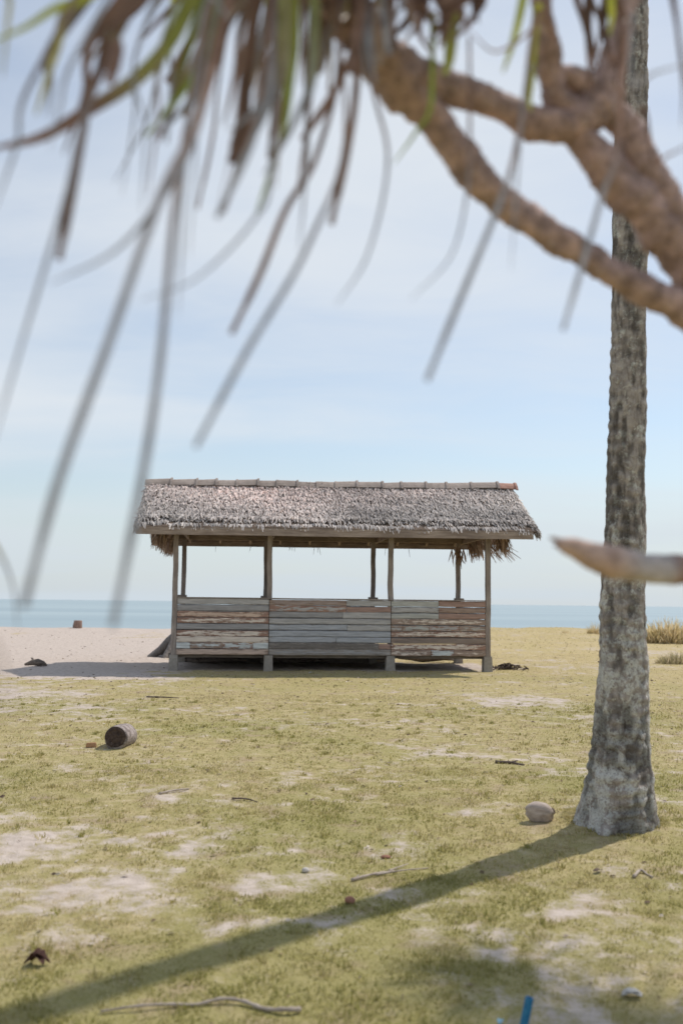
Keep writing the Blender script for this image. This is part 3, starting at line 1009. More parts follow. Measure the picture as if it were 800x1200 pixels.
# a long limb leaning out to the right, beyond the frame, which shades the near grass
HD = [Vector((3.42, 6.25, 4.6)), Vector((3.80, 5.75, 4.55))]
limb([('w', J + Vector((.02, 0, -.12)), .06), ('w', Vector((1.5, 2.9, 2.7)), .055), ('w', Vector((2.55, 4.5, 3.75)), .05), ('w', HD[0] + Vector((0, 0, -.1)), .045)], n=40, seed=8)
limb([('w', Vector((2.3, 4.1, 3.52)), .045), ('w', Vector((3.1, 5.0, 4.1)), .04), ('w', HD[1] + Vector((0, 0, -.1)), .04)], n=24, seed=9)
for k in range(6):            # prop roots
    a = k * 1.05 + .3
    limb([('w', Vector((1.22, 2.12, .55 + .06 * k)), .02), ('w', tree_base + Vector((math.cos(a) * .22, math.sin(a) * .22, .3)), .02), ('w', tree_base + Vector((math.cos(a) * .38, math.sin(a) * .38, -.08)), .022)], n=14, seg=10, seed=20 + k)
t = NT('screw pine bark')
a1 = t.noise(t.coord(), 30, 5, .65)
a2 = t.noise(t.coord(), 95, 4, .7)
col = t.scale_col(t.attr('tint', 'Color'), t.ramp(a1, .28, .72, .6, 1.45))
col = t.mix(t.ramp(a2, .56, .70, 0, .75), col, (.66, .54, .47))  # pale bark flakes, with sunlit highlights painted into the colour
col = t.mix(t.ramp(a2, .42, .30, 0, .7), col, (.12, .08, .065))
LB.build('trunk', t.done(t.bsdf(col, .75, t.bump(t.math('ADD', a1, a2), .8, .01), .3)), pine, True)

# broken branch: bleached wood pointing left into the frame
LB = MB()
bp = [(651, 637, 7, 1.70), (660, 639, 18, 1.70), (678, 645, 28, 1.71), (705, 655, 36, 1.72), (735, 663, 38, 1.74), (765, 667, 34, 1.76), (800, 668, 34, 1.79), (850, 668, 38, 1.85)]
q_ = []
for p in bp:
    v = at(p[0], p[1], p[3]) - tree_base
    q_.append((v.x, v.y, v.z, p[2] / 2 / F * p[3]))
q_.append((1.06 - 1.28, 2.03 - 2.15, 1.52, .032))
c_ = crom(q_, 64)
cols = []
for k_, p in enumerate(c_):
    f = k_ / 63
    a = Vector((.49, .34, .275)); b = Vector((.48, .42, .395)); d = Vector((.27, .17, .135))
    g = .85 + .3 * float(vnoise(np.array([k_ * .4]), np.array([1.1]), None, 8)[0])
    c = a.lerp(b, min(1, max(0, (f - .40) / .14)))
    c = c.lerp(d, min(1, max(0, (f - .66) / .06)))
    if f < .04: c = Vector((.26, .16, .13))
    cols.append(tuple(c * g))
LB.tube([p[:3] for p in c_], [max(.002, p[3]) for p in c_], 20, rough=.22, freq=30, seed=77, tints=cols)
tipv = Vector(c_[2][:3]); tdir = (Vector(c_[0][:3]) - Vector(c_[6][:3])).normalized()
for k_ in range(4):
    o_ = Vector([random.uniform(-.009, .009) for _ in range(3)])
    LB.tube([tipv + o_ - tdir * .03, tipv + o_ * 1.3, tipv + o_ * 1.5 + tdir * random.uniform(.0, .008)], [.006, .004, .0008], 6, (.33, .22, .17))
m_broken = tint_mat('bleached broken wood', .8, .25, 40, 0, .5)
bo = LB.build('broken_branch', m_broken, pine, True)
bo['label'] = 'pale broken branch stub pointing left'

# leaves: (photo points with depth, width in metres, colour key)
DEADS = {'b': (.29, .18, .135), 'd': (.18, .112, .085), 't': (.42, .33, .27), 'g': (.37, .365, .39), 'y': (.50, .44, .15), 'G': (.31, .37, .07), 'Y': (.50, .52, .08), 'o': (.38, .40, .10)}
LEAVES = {'dead': MB(), 'green': MB()}


def ribbon(mb, pts, w, tint, twist=0.0, tip=.12, blunt=False, base_w=1.0, n=26, tint2=None):
    c_ = crom(pts, n)
    V, Fc, T = [], [], []
    tw = twist
    view = None
    for i, p in enumerate(c_):
        f = i / (n - 1)
        a = Vector(c_[max(0, i - 1)]); b = Vector(c_[min(n - 1, i + 1)])
        tg = (b - a).normalized()
        vd = (Vector(p) + tree_base - CAM).normalized()
        sd = tg.cross(vd)
        sd = sd.normalized() if sd.length > 1e-4 else Vector((1, 0, 0))
        nn = sd.cross(tg).normalized()
        an = tw + .5 * math.sin(f * 3 + tw * 5)
        s2 = (sd * math.cos(an) + nn * math.sin(an)).normalized(); n2_ = s2.cross(tg).normalized()
        k = (base_w + (1 - base_w) * min(1, f * 3))
        if blunt:
            k *= 1.0 if f < .93 else .75
        else:
            k *= 1.0 if f < .35 else (1 - (f - .35) / .65) ** .8 * (1 - tip) + tip
        hw = w * k / 2
        P0 = Vector(p)
        V += [P0 - s2 * hw, P0 + n2_ * (hw * .45), P0 + s2 * hw]
        c = Vector(tint) if tint2 is None else Vector(tint).lerp(Vector(tint2), min(1, max(0, (f - .35) / .3)))
        T += [tuple(c)] * 3
    for i in range(n - 1):
        for j in (0, 1):
            p = i * 3 + j
            Fc.append((p, p + 1, p + 4, p + 3))
    mb.add(V, Fc, T)


ROOT = (338, -60, 1.50)


def leaf(pts, w, key, key2=None, blunt=False, root=ROOT, twist=None, depths=None, arch=True):
    """pts: photo (x, y, depth)"""
    pp = list(pts)
    if root is not None:
        r_ = (root[0] + random.uniform(-14, 14), root[1] + random.uniform(-10, 10), root[2])
        m_ = ((r_[0] * .45 + pp[0][0] * .55), min(r_[1], pp[0][1]) - random.uniform(5, 40) * (1 if arch else 0), (r_[2] + pp[0][2]) / 2)
        pp = [r_, m_] + pp
    P3 = [tuple(at(x_, y_, d_ if d_ < .65 else .55 + .63 * d_) - tree_base) for (x_, y_, d_) in pp]
    w = w * (.62 if max(p_[1] for p_ in pts) > 215 else .9)
    mb = LEAVES['green' if key in 'GYo' else 'dead']
    ribbon(mb, P3, w, DEADS[key], random.uniform(-.5, .5) if twist is None else twist, blunt=blunt, tint2=DEADS[key2] if key2 else None, n=30)


# hanging leaves traced from the photograph
leaf([(88, 2, 1.2), (66, 60, 1.15), (42, 135, 1.12)], .022, 't', 'y')
leaf([(110, -8, 1.2), (65, 10, 1.15), (30, 32, 1.1), (-12, 50, 1.05)], .016, 'Y')
leaf([(20, -22, 1.15), (12, 5, 1.1), (3, 90, 1.05)], .014, 'y')
leaf([(150, 20, 1.2), (103, 125, 1.08), (76, 235, 1.0), (25, 405, .92), (-8, 520, .88)], .017, 'b', 'g')
leaf([(112, 90, 1.2), (98, 150, 1.14), (82, 240, 1.1), (69, 304, 1.08)], .019, 'b', 'd', blunt=True)
leaf([(205, 40, 1.3), (160, 92, 1.24), (105, 128, 1.2), (50, 160, 1.16), (-8, 174, 1.13)], .036, 'o', 'b')
leaf([(255, 40, 1.25), (235, 135, 1.12), (206, 208, 1.02), (140, 290, .95), (60, 332, .92)], .018, 'b', 'g')
leaf([(262, 30, 1.2), (232, 140, 1.05), (190, 225, .92), (128, 400, .80), (70, 560, .74), (28, 712, .70)], .018, 'b', 'g', blunt=True)
leaf([(225, 120, 1.2), (205, 240, 1.0), (188, 420, .86), (165, 570, .78), (132, 735, .73)], .016, 'b', 'g', blunt=True)
leaf([(236, 90, 1.3), (229, 190, 1.2), (222, 300, 1.12)], .010, 'g')
leaf([(216, 200, 1.0), (212, 290, .94), (208, 370, .9)], .010, 'g', root=(262, 20, 1.2))
leaf([(240, 60, 1.35), (215, 105, 1.32), (168, 163, 1.28)], .024, 'G')
leaf([(160, 60, 1.2), (170, 150, 1.1), (166, 250, 1.02)], .011, 'g')
leaf([(148, 10, 1.15), (122, 60, 1.12), (112, 100, 1.1)], .03, 'b', 'd')
leaf([(290, 80, 1.4), (284, 145, 1.36), (272, 191, 1.33)], .024, 'b', 'd', blunt=True, twist=.2)
leaf([(345, 30, 1.4), (340, 90, 1.37), (330, 160, 1.32), (301, 250, 1.26)], .033, 'o', 'G')
leaf([(318, 205, 1.2), (296, 260, 1.1), (232, 325, 1.0), (165, 352, .94)], .010, 'g', root=(340, 60, 1.35))
leaf([(398, 55, 1.5), (372, 180, 1.4), (335, 245, 1.33), (305, 320, 1.28), (271, 391, 1.25)], .016, 'd', 'b', blunt=True)
leaf([(405, 150, 1.35), (362, 285, 1.1), (290, 410, .98), (229, 524, .92)], .013, 'b', 'g', blunt=True)
leaf([(360, 140, 1.4), (356, 230, 1.34), (350, 295, 1.3)], .013, 'b', 'g')
leaf([(438, 110, 1.5), (454, 190, 1.4), (432, 295, 1.28), (394, 358, 1.2)], .013, 'b', 'g')
leaf([(505, 120, 1.6), (487, 155, 1.58), (461, 192, 1.55)], .012, 'G', root=(520, 60, 1.65))
leaf([(550, 170, 1.45), (546, 232, 1.38), (528, 300, 1.28), (480, 352, 1.2)], .010, 'b', 'g', root=(560, 60, 1.6))
leaf([(612, 130, 1.45), (598, 200, 1.36), (578, 256, 1.28), (535, 360, 1.18), (500, 446, 1.12)], .015, 'b', 'g', blunt=True, root=(640, 40, 1.65))
leaf([(724, 170, 1.4), (706, 226, 1.34), (682, 310, 1.26), (659, 387, 1.22)], .013, 'b', 'g', blunt=True, root=(735, 40, 1.7))
leaf([(605, 215, 1.35), (602, 262, 1.3), (598, 318, 1.26)], .007, 'g', root=(620, 90, 1.6))
leaf([(614, -10, 1.6), (602, 45, 1.58), (589, 85, 1.56)], .024, 'Y', root=(640, -60, 1.7), twist=.1)
leaf([(716, -10, 1.7), (716, 18, 1.7), (714, 42, 1.7)], .022, 'Y', root=(735, -70, 1.8), twist=.1)
leaf([(528, 50, 1.6), (524, 78, 1.6), (518, 88, 1.6)], .03, 'o', root=(540, -40, 1.65), twist=.2)
leaf([(622, 90, 1.6), (620, 115, 1.6), (622, 130, 1.6)], .016, 'Y', root=(640, 20, 1.7))
leaf([(784, -20, 1.5), (794, 40, 1.45), (806, 110, 1.4)], .011, 'd', root=(740, -80, 1.8))
leaf([(740, 95, 1.3), (768, 85, 1.25), (815, 72, 1.2)], .009, 'g', root=(735, 20, 1.6))
leaf([(796, 60, 1.4), (800, 110, 1.4), (798, 150, 1.4)], .008, 'd', root=(760, -60, 1.8))
leaf([(765, 190, 1.4), (782, 182, 1.36), (815, 166, 1.3)], .009, 'd', root=(745, 150, 1.7))
leaf([(640, 10, 1.5), (585, 60, 1.45), (548, 35, 1.4)], .008, 'b', root=(680, -60, 1.7))
leaf([(-14, 620, 1.25), (4, 655, 1.22), (16, 690, 1.2), (21, 738, 1.18)], .012, 'y', 'g', root=(-60, 560, 1.2), arch=False)
leaf([(-60, 700, .62), (-8, 760, .58), (18, 860, .56)], .009, 't', root=(-150, 600, .7), arch=False)
leaf([(40, 90, 1.05), (20, 170, 1.0), (-8, 250, .97)], .014, 'b', 'g')
leaf([(92, 60, 1.1), (70, 130, 1.05), (58, 175, 1.02)], .008, 'g')
# brown skirt of dead leaves at the top, partly above the frame
for i in range(74):
    x0 = random.choice([random.uniform(120, 420), random.uniform(220, 420), random.uniform(390, 470)])
    y0 = random.uniform(-40, 15)
    ln = random.uniform(40, 150) * (1.0 if x0 < 390 else .6)
    dx = (x0 - 350) * .25 - random.uniform(0, 40)
    d0 = random.uniform(1.42, 1.85)
    leaf([(x0, y0, d0), (x0 + dx * .5, y0 + ln * .5, d0 - .04), (x0 + dx, y0 + ln, d0 - .07)], random.uniform(.007, .021), random.choice('bbbdtd' if i % 7 else 'oGY'), random.choice('bdtg'), blunt=random.random() < .4, root=(345 if x0 < 390 else 420, -60, 1.54))
for i in range(22):
    x0 = random.uniform(60, 470); y0 = random.uniform(20, 90); ln = random.uniform(70, 190)
    dx = -random.uniform(5, 70); d0 = random.uniform(1.15, 1.6)
    leaf([(x0, y0, d0), (x0 + dx * .35, y0 + ln * .5, d0 - .06), (x0 + dx, y0 + ln, d0 - .1)], random.uniform(.006, .02), random.choice('bbdgtoG'), random.choice('bg'), blunt=random.random() < .3, root=(345 if x0 < 400 else 430, -60, 1.54))
for i in range(26):
    x0 = random.uniform(400, 560); y0 = random.uniform(-60, -5)
    ln = random.uniform(30, 80)
    leaf([(x0, y0, 1.6), (x0 + random.uniform(-20, 20), y0 + ln * .6, 1.58), (x0 + random.uniform(-40, 30), y0 + ln, 1.56)], random.uniform(.02, .04), random.choice('bbdd'), root=(470, -70, 1.66))
for i in range(9):
    x0 = random.uniform(670, 720); 
    leaf([(x0, -20, 1.75), (x0 + random.uniform(-12, 20), 30, 1.74), (x0 + random.uniform(-15, 25), 70 + random.uniform(0, 40), 1.73)], random.uniform(.014, .028), random.choice('bdd'), root=(735, -60, 1.85))
# living rosettes above the frame and out of sight to the right
rosettes = [(at(330, -110, 1.50), 46, .55, False), (at(640, -150, 1.75), 26, .5, False), (at(760, -180, 1.95), 26, .5, False), (HD[0], 64, .60, True), (HD[1], 74, .66, True)]
for (c0, nl_, ln_, off) in rosettes:
    for i in range(nl_):
        a = i * 2.399; el = 1.35 - 1.3 * (i / nl_) ** .8
        if not off and math.sin(a) < -.2 and el < .9: continue
        d = Vector((math.cos(a) * math.cos(el), math.sin(a) * math.cos(el), math.sin(el)))
        p = c0 - tree_base; pts = []
        for k in range(6):
            pts.append(tuple(p)); p = p + d * (ln_ * (1.0 if off else .62) / 5); d = (d + Vector((0, 0, -.13 - .05 * k * (1 if off else .35)))).normalized()
        ribbon(LEAVES['green'], pts, random.uniform(.035, .05), DEADS[random.choice('GGoY')], random.uniform(-.4, .4), n=12)
m_dead = tint_mat('dry brown pandanus leaf', .7, .30, 30, .35, .2)
m_green = tint_mat('green pandanus leaf', .45, .2, 20, .45, .1)
LEAVES['dead'].build('dry_leaves', m_dead, pine, True)
LEAVES['green'].build('green_leaves', m_green, pine, True)

# ------------------------------------------------------------------ things lying on the grass
def zg(x, y):
    return float(gheight(np.array([x]), np.array([y]))[0])


def ground_pt(px, py):
    p = gnd(px, py)
    return Vector((p.x, p.y, zg(p.x, p.y)))


def px2m(px, p):
    return px / F * (p - CAM).dot(FW)


def blob(name, loc, size, mat, label, cat, rz=0, tilt=(0, 0), seed=0, rough=.22, freq=2.2, res=(28, 18), tri=0.0, group=None, kind_parent=None, sink=.12):
    nu, nv = res
    V = []
    for j in range(nv + 1):
        th = math.pi * j / nv
        for i in range(nu):
            ph = 2 * math.pi * i / nu
            V.append((math.sin(th) * math.cos(ph), math.sin(th) * math.sin(ph), math.cos(th)))
    V = np.array(V)
    k = 1 + rough * 2 * (fbm(V[:, 0] * freq + seed, V[:, 1] * freq, V[:, 2] * freq, seed, 4) - .5)
    if tri:
        phi = np.arctan2(V[:, 2], V[:, 1])
        k = k * (1 + tri * np.cos(3 * phi)) 
        V[:, 0] = np.sign(V[:, 0]) * np.abs(V[:, 0]) ** .95
    V = V * k[:, None] * np.array(size) / 2
    Rm = np.array(Euler((tilt[0], tilt[1], 0)).to_matrix())
    V = V @ Rm.T
    V[:, 2] -= V[:, 2].min() + sink * size[2]
    fs = []
    for j in range(nv):
        for i in range(nu):
            a = j * nu + i; b_ = j * nu + (i + 1) % nu
            fs.append((a, b_, b_ + nu, a + nu))
    me = np_mesh(name, V, [np.array(fs)])
    o = link_mesh(name, me, mat, None, True)
    o.location = loc; o.rotation_euler = (0, 0, rz)
    return tag(o, label, cat, group)


def husk_mat(name, c0, c1, st=(2, 14, 14)):
    t = NT(name)
    a = t.noise(t.coord(st), 4, 6, .65)
    b_ = t.noise(t.coord(), 9, 4, .6)
    col = t.mix(t.ramp(a, .3, .7), c0, c1)
    col = t.mix(t.ramp(b_, .52, .72, 0, .65), col, tuple(.55 * x for x in c0))
    return t.done(t.bsdf(col, .85, t.bump(t.math('ADD', a, b_), .6, .008), .15))


m_nut = husk_mat('weathered coconut husk', (.36, .29, .245), (.52, .44, .385))
p = ground_pt(632, 966)
w = px2m(33, p)
nut = blob('coconut', p, (w, w * .78, w * .74), m_nut, 'greyish brown coconut in its husk lying left of the palm foot', 'coconut', rz=-.25, tilt=(.3, .12), seed=4, rough=.10, tri=.07)
# stalk cap of the coconut
cap = MB()
cap.tube([(w * .44, 0, w * .36), (w * .50, 0, w * .37), (w * .53, 0, w * .38)], [w * .13, w * .10, w * .03], 10, (.2, .15, .12), rough=.2)
co = cap.build('stalk_cap', m_gable, nut)

# cut log
p = ground_pt(135, 877)
lr = px2m(14, p)
log = empty('log', p, 0)
tag(log, 'short cut log with dark end lying on the grass left of the shelter', 'log')
ax = Vector((.02, 1.0, 0)).normalized()
q0 = Vector((0, 0, lr * .93)); 
lb = MB()
pts = [q0 + ax * (i * .05) + Vector((0, 0, -.004 * i)) for i in range(10)]
lb.tube(pts, [lr * (1.0 if 0 < i < 9 else .97) for i in range(10)], 30, (.36, .30, .27), rough=.24, freq=5, seed=5)
t = NT('grey log bark')
a1 = t.noise(t.coord((1, 1, 1)), 14, 6, .7)
a2 = t.noise(t.coord(), 45, 4, .6)
col = t.mix(t.ramp(a1, .35, .65), (.20, .165, .15), (.47, .40, .37))
m_bark = t.done(t.bsdf(col, .95, t.bump(t.math('ADD', a1, a2), .9, .02), .1))
lb.build('bark', m_bark, log, True)
fb = MB()
nn_ = 28
sdv = ax.cross(Vector((0, 0, 1))); uv = Vector((0, 0, 1))
vs = [q0 - ax * .012]; fs = []
for ring_, (k, off) in enumerate(((.25, -.004), (.5, -.012), (.72, -.006), (.9, -.016))):
    for i in range(nn_):
        a = 2 * math.pi * i / nn_
        vs.append(q0 - ax * (.014 + off + random.uniform(0, .008)) + (sdv * math.cos(a) + uv * math.sin(a)) * lr * k)
for i in range(nn_):
    fs.append((0, 1 + i, 1 + (i + 1) % nn_))
    for r_ in range(3):
        a_ = 1 + r_ * nn_ + i; b_ = 1 + r_ * nn_ + (i + 1) % nn_
        fs.append((a_, a_ + nn_, b_ + nn_, b_))
fb.add(vs, fs)
m_end = wood_mat('dark log end', (.040, .027, .022), (.12, .085, .07), (9, 9, 9), .95)  # dark tone over the whole end face
fb.build('cut_end', m_end, log)

# orange-brown husk chip beside the log
m_chip = husk_mat('orange brown brick chip', (.36, .20, .10), (.50, .30, .17), (4, 4, 4))
p = ground_pt(107, 875)
w = px2m(13, p)
chip = MB()
chip.add([(-w / 2, -w * .3, 0), (w / 2, -w * .34, 0), (w * .46, w * .3, 0), (-w * .44, w * .28, 0), (-w * .46, -w * .24, w * .42), (w * .40, -w * .28, w * .5), (w * .42, w * .22, w * .44), (-w * .36, w * .2, w * .36)],
         [(3, 2, 1, 0), (4, 5, 6, 7), (0, 1, 5, 4), (1, 2, 6, 5), (2, 3, 7, 6), (3, 0, 4, 7)])
o = chip.build('brick_chip', m_chip); o.location = p; o.rotation_euler = (0, .05, .2)
bv = o.modifiers.new('bevel', 'BEVEL'); bv.width = .012; bv.segments = 2
tag(o, 'small orange brown chip on the grass just left of the cut log', 'chip')

# stump on the shore crest
p = gnd(91, 739)
d_ = 49.0
c = at(91, 738.5, d_)
m_stump = husk_mat('reddish brown old stump', (.20, .125, .095), (.36, .25, .20), (6, 6, 1.5))
sb = MB()
rs = 5.2 / F * d_
zb = zg(c.x, c.y)
zt = at(91, 727.5, d_).z
hh = zt - zb + .02
sb.tube([(0, 0, -.2), (0, 0, hh * .3), (.01, 0, hh * .65), (.02, 0, hh * .9), (.02, 0, hh)], [rs * 1.08, rs * 1.0, rs * .95, rs * .9, rs * .82], 20, rough=.12, freq=3, seed=8)
o = sb.build('stump', m_stump, None, True); o.location = (c.x, c.y, zb)
tag(o, 'short reddish brown stump standing on the sand edge against the sea', 'stump')

# flared grey stump behind the left corner of the shelter
p = ground_pt(214, 769)
m_root = husk_mat('grey driftwood root', (.13, .115, .105), (.27, .24, .22), (5, 5, 1.2))
sb = MB()
hts = [-.15, 0, .08, .2, .34, .5, .66, .8, .92]
sb.tube([(.0, 0, h) for h in hts], [.62, .50, .43, .36, .31, .28, .265, .25, .21], 40, rough=.24, freq=2.6, seed=12)
for a in (2.5, 3.05, 3.6, 4.3, 5.4, .4):
    dv = Vector((math.cos(a), math.sin(a), 0))
    sb.tube([dv * .1 + Vector((0, 0, .62)), dv * .38 + Vector((0, 0, .40)), dv * .62 + Vector((0, 0, .17)), dv * .88 + Vector((0, 0, -.02)), dv * 1.1 + Vector((0, 0, -.14))], [.15, .13, .11, .08, .04], 14, rough=.2, freq=4, seed=int(a * 10))
o = sb.build('root_stump', m_root, None, True); o.location = p
tag(o, 'grey flared root stump behind the left corner of the shelter', 'stump')

# dark driftwood on the shaded sand
m_drift = husk_mat('dark driftwood', (.095, .075, .064), (.22, .18, .15), (2, 10, 10))
p = ground_pt(42, 781)
db = MB()
w = px2m(13, p)
db.tube([(-w, 0, .03), (-w * .4, .04, .075), (w * .2, 0, .08), (w * .75, -.05, .06), (w * 1.05, -.02, .02)], [.025, .06, .08, .06, .02], 12, rough=.3, freq=5, seed=3)
db.tube([(-w * .2, 0, .07), (-w * .5, .15, .16), (-w * .7, .2, .17)], [.035, .025, .01], 8, rough=.3, freq=6, seed=4)
o = db.build('driftwood', m_drift, None, True); o.location = p
tag(o, 'dark piece of driftwood on the shaded sand left of the shelter', 'driftwood')

for (px_, py_2, lab, sd_) in ((255, 777, 'dark tangled driftwood in the shade under the left bay of the shelter', 1), (350, 777, 'dark tangled driftwood in the shade under the middle bay of the shelter', 2), (500, 776, 'dark tangled driftwood in the shade under the right bay of the shelter', 3)):
    p = ground_pt(px_, py_2)
    random.seed(300 + sd_)
    db = MB()
    trunk_ = [Vector((-.75 + .3 * k, random.uniform(-.1, .1), .06 + random.uniform(-.02, .05))) for k in range(6)]
    db.tube(trunk_, [.03, .055, .06, .055, .045, .02], 10, rough=.3, freq=4, seed=sd_)
    for k in range(9):
        q0 = trunk_[1 + k % 4]
        q2 = q0 + Vector((random.uniform(-.45, .45), random.uniform(-.2, .3), random.uniform(.02, .16)))
        db.tube([q0, (q0 + q2) / 2 + Vector((0, 0, random.uniform(.0, .06))), q2], [.03, .022, .008], 7, rough=.3, freq=6, seed=k)
    o = db.build('driftwood', m_drift, None, True); o.location = p
    tag(o, lab, 'driftwood', 'driftwood under the shelter floor')
random.seed(77)

# dark debris heap right of the shelter
p = ground_pt(595, 784)
hb_ = MB()
for i in range(120):
    a = random.uniform(0, 6.28); r_ = abs(random.gauss(0, .16))
    q0 = Vector((math.cos(a) * r_ * 1.5, math.sin(a) * r_, random.uniform(0, .13) * max(0, 1 - r_ * 2.2)))
    dv = Vector((random.gauss(0, 1), random.gauss(0, 1), random.gauss(0, .25))).normalized() * random.uniform(.04, .10)
    hb_.tube([q0 - dv, q0 + Vector((0, 0, .015)), q0 + dv], [.008, .016, .006], 5, random.choice([(.075, .055, .045), (.12, .09, .07), (.2, .15, .12)]))
o = hb_.build('debris_heap', m_gable); o.location = p
tag(o, 'low dark heap of dry husks on sand right of the shelter', 'debris heap')

# twigs
m_twig = husk_mat('bleached twig', (.33, .27, .22), (.52, .44, .37), (3, 3, 3))
m_twig_d = husk_mat('dark twig', (.10, .075, .06), (.2, .155, .125), (3, 3, 3))


def twig(pix, wpx, mat, label, branches=(), lift=.01, group=None):
    P0 = ground_pt(*pix[0])
    b_ = MB()

    def run(px_list, w0):
        q_ = []
        for k_, (x, y) in enumerate(px_list):
            v = ground_pt(x, y)
            q_.append((v.x - P0.x, v.y - P0.y, v.z - P0.z + lift + .006 * math.sin(k_ * 2.1)))
        c_ = crom(q_, max(6, len(px_list) * 6))
        n_ = len(c_)
        rr_ = px2m(w0, P0) / 2
        b_.tube([tuple(v) for v in c_], [rr_ * (1 - .55 * i / n_) * (1 + .15 * math.sin(i * 1.7)) for i in range(n_)], 8, rough=.2, freq=30, seed=len(pix))
    run(pix, wpx)
    for br in branches: run(br, wpx * .7)
    o = b_.build('twig', mat, None, True); o.location = P0
    return tag(o, label, 'twig', group)


twig([(352, 1184), (335, 1186), (310, 1183), (285, 1177), (260, 1176), (230, 1179), (195, 1181), (160, 1184), (118, 1186)], 6, m_twig, 'long curved pale twig lying along the bottom of the grass', lift=.014)
twig([(412, 1032), (438, 1026), (462, 1020)], 4, m_twig, 'pale forked twig lying just above the trunk shadow', [[(440, 1026), (470, 1022), (502, 1016)], [(455, 1021), (478, 1013)]])
twig([(187, 932), (205, 929), (222, 927)], 3, m_twig, 'thin pale twig on the grass below the cut log')
twig([(272, 937), (288, 938), (302, 940)], 2.6, m_twig_d, 'thin dark twig right of the pale twig below the log')
twig([(580, 894), (596, 895), (614, 897)], 4, m_twig_d, 'dark stick lying on grass between shelter and palm', [[(596, 895), (606, 893)]])
twig([(742, 1030), (750, 1024), (758, 1027), (764, 1031)], 4, m_twig, 'small curled twig on the grass below the palm foot')
twig([(172, 818), (192, 818.5), (210, 819)], 2, m_twig_d, 'thin twig on the grass above the cut log')
twig([(700, 776), (730, 777)], 2, m_twig_d, 'thin stick on dry ground behind the palm trunk')

# small husks and stones
m_red = husk_mat('reddish nut husk', (.27, .13, .09), (.38, .2, .14), (4, 4, 4))
p = ground_pt(410, 1059); w = px2m(12, p)
blob('nut_husk', p, (w, w * .8, w * .75), m_red, 'small reddish nut husk on the grass above the trunk shadow', 'nut husk', seed=9, rough=.2, res=(16, 10))
m_stone = husk_mat('pale stone', (.48, .44, .40), (.62, .58, .54), (3, 3, 3))
p = ground_pt(358, 1018); w = px2m(9, p)
blob('stone', p, (w, w * .8, w * .7), m_stone, 'tiny pale stone on the bare sandy patch', 'stone', seed=10, rough=.2, res=(14, 9))
m_dk = husk_mat('dark brown husk', (.075, .05, .04), (.16, .11, .085), (5, 5, 5))
p = ground_pt(452, 1003); w = px2m(12, p)
blob('bark_chip', p, (w, w * .6, w * .35), m_red, 'small brown bark chip on the grass left of the coconut', 'bark chip', seed=13, rough=.3, res=(14, 9))
p = ground_pt(770, 749); w = px2m(17, p)
blob('dark_log', p, (w, w * .4, w * .36), m_dk, 'dark lump of wood in front of the dry grass clump', 'wood lump', seed=15, rough=.25, res=(18, 12))

# curled dry leaf
def curled_leaf(name, pxl, w, ln, tint, label, cat, curl=1.0, rz=0.0, mat=None, arms=1):
    p = ground_pt(*pxl)
    b_ = MB()
    for k_ in range(arms):
        a = rz + k_ * 2.2
        n_ = 9; vs = []; fs = []
        for i in range(n_):
            f = i / (n_ - 1) - .5
            wd = w * (1 - (2 * abs(f)) ** 2.2) + .004
            zc = .01 + curl * ln * (.42 - 1.1 * abs(f + .08 * k_) ** 1.3) * .8
            for j in (-1, -.4, .4, 1):
                x = f * ln; y_ = j * wd / 2
                zz_ = max(.004, zc + (j * j) * wd * .35 * curl + random.uniform(-.003, .003))
                vs.append((x * math.cos(a) - y_ * math.sin(a), x * math.sin(a) + y_ * math.cos(a), zz_))
        for i in range(n_ - 1):
            for j in range(3):
                q = i * 4 + j
                fs.append((q, q + 1, q + 5, q + 4))
        b_.add(vs, fs, tint)
    o = b_.build(name, mat or m_dead, None, True)
    so_ = o.modifiers.new('thick', 'SOLIDIFY'); so_.thickness = .002
    o.location = p
    return tag(o, label, cat)


p = ground_pt(43, 1126)
curled_leaf('dry_leaf', (44, 1126), px2m(15, p), px2m(30, p), (.105, .05, .038), 'curled dark red brown dry leaf standing on the grass at left', 'dry leaf', .9, .15, arms=2)
p = ground_pt(740, 1168)
m_white = tint_mat('off white crumpled scrap', .7, .2, 30, .1, .4)
curled_leaf('paper_scrap', (740, 1168), px2m(14, p), px2m(26, p), (.52, .50, .46), 'crumpled off white scrap on the grass at lower right', 'scrap', .38, .2, mat=m_white, arms=2)
curled_leaf('dry_leaf', (700, 1024), px2m(8, p), px2m(20, p), (.22, .16, .12), 'small curled grey brown leaf on grass below the palm', 'dry leaf', .35, .5)
curled_leaf('plastic_scrap', (586, 1199), .02, .035, (.30, .50, .62), 'tiny pale blue plastic scrap beside the blue pipe', 'plastic scrap', .6, 1.1, mat=m_white)
curled_leaf('plastic_scrap', (498, 770), .14, .26, (.48, .55, .58), 'pale blue plastic scrap under the right end of the shelter', 'plastic scrap', .35, .2, mat=m_white)
curled_leaf('paper_scrap', (412, 774), .09, .2, (.6, .58, .55), 'white paper scrap in front of the middle of the shelter', 'scrap', .3, .1, mat=m_white)
curled_leaf('paper_scrap', (365, 789), .07, .16, (.55, .54, .5), 'small white paper scrap on the shaded grass before the shelter', 'scrap', .3, .6, mat=m_white)

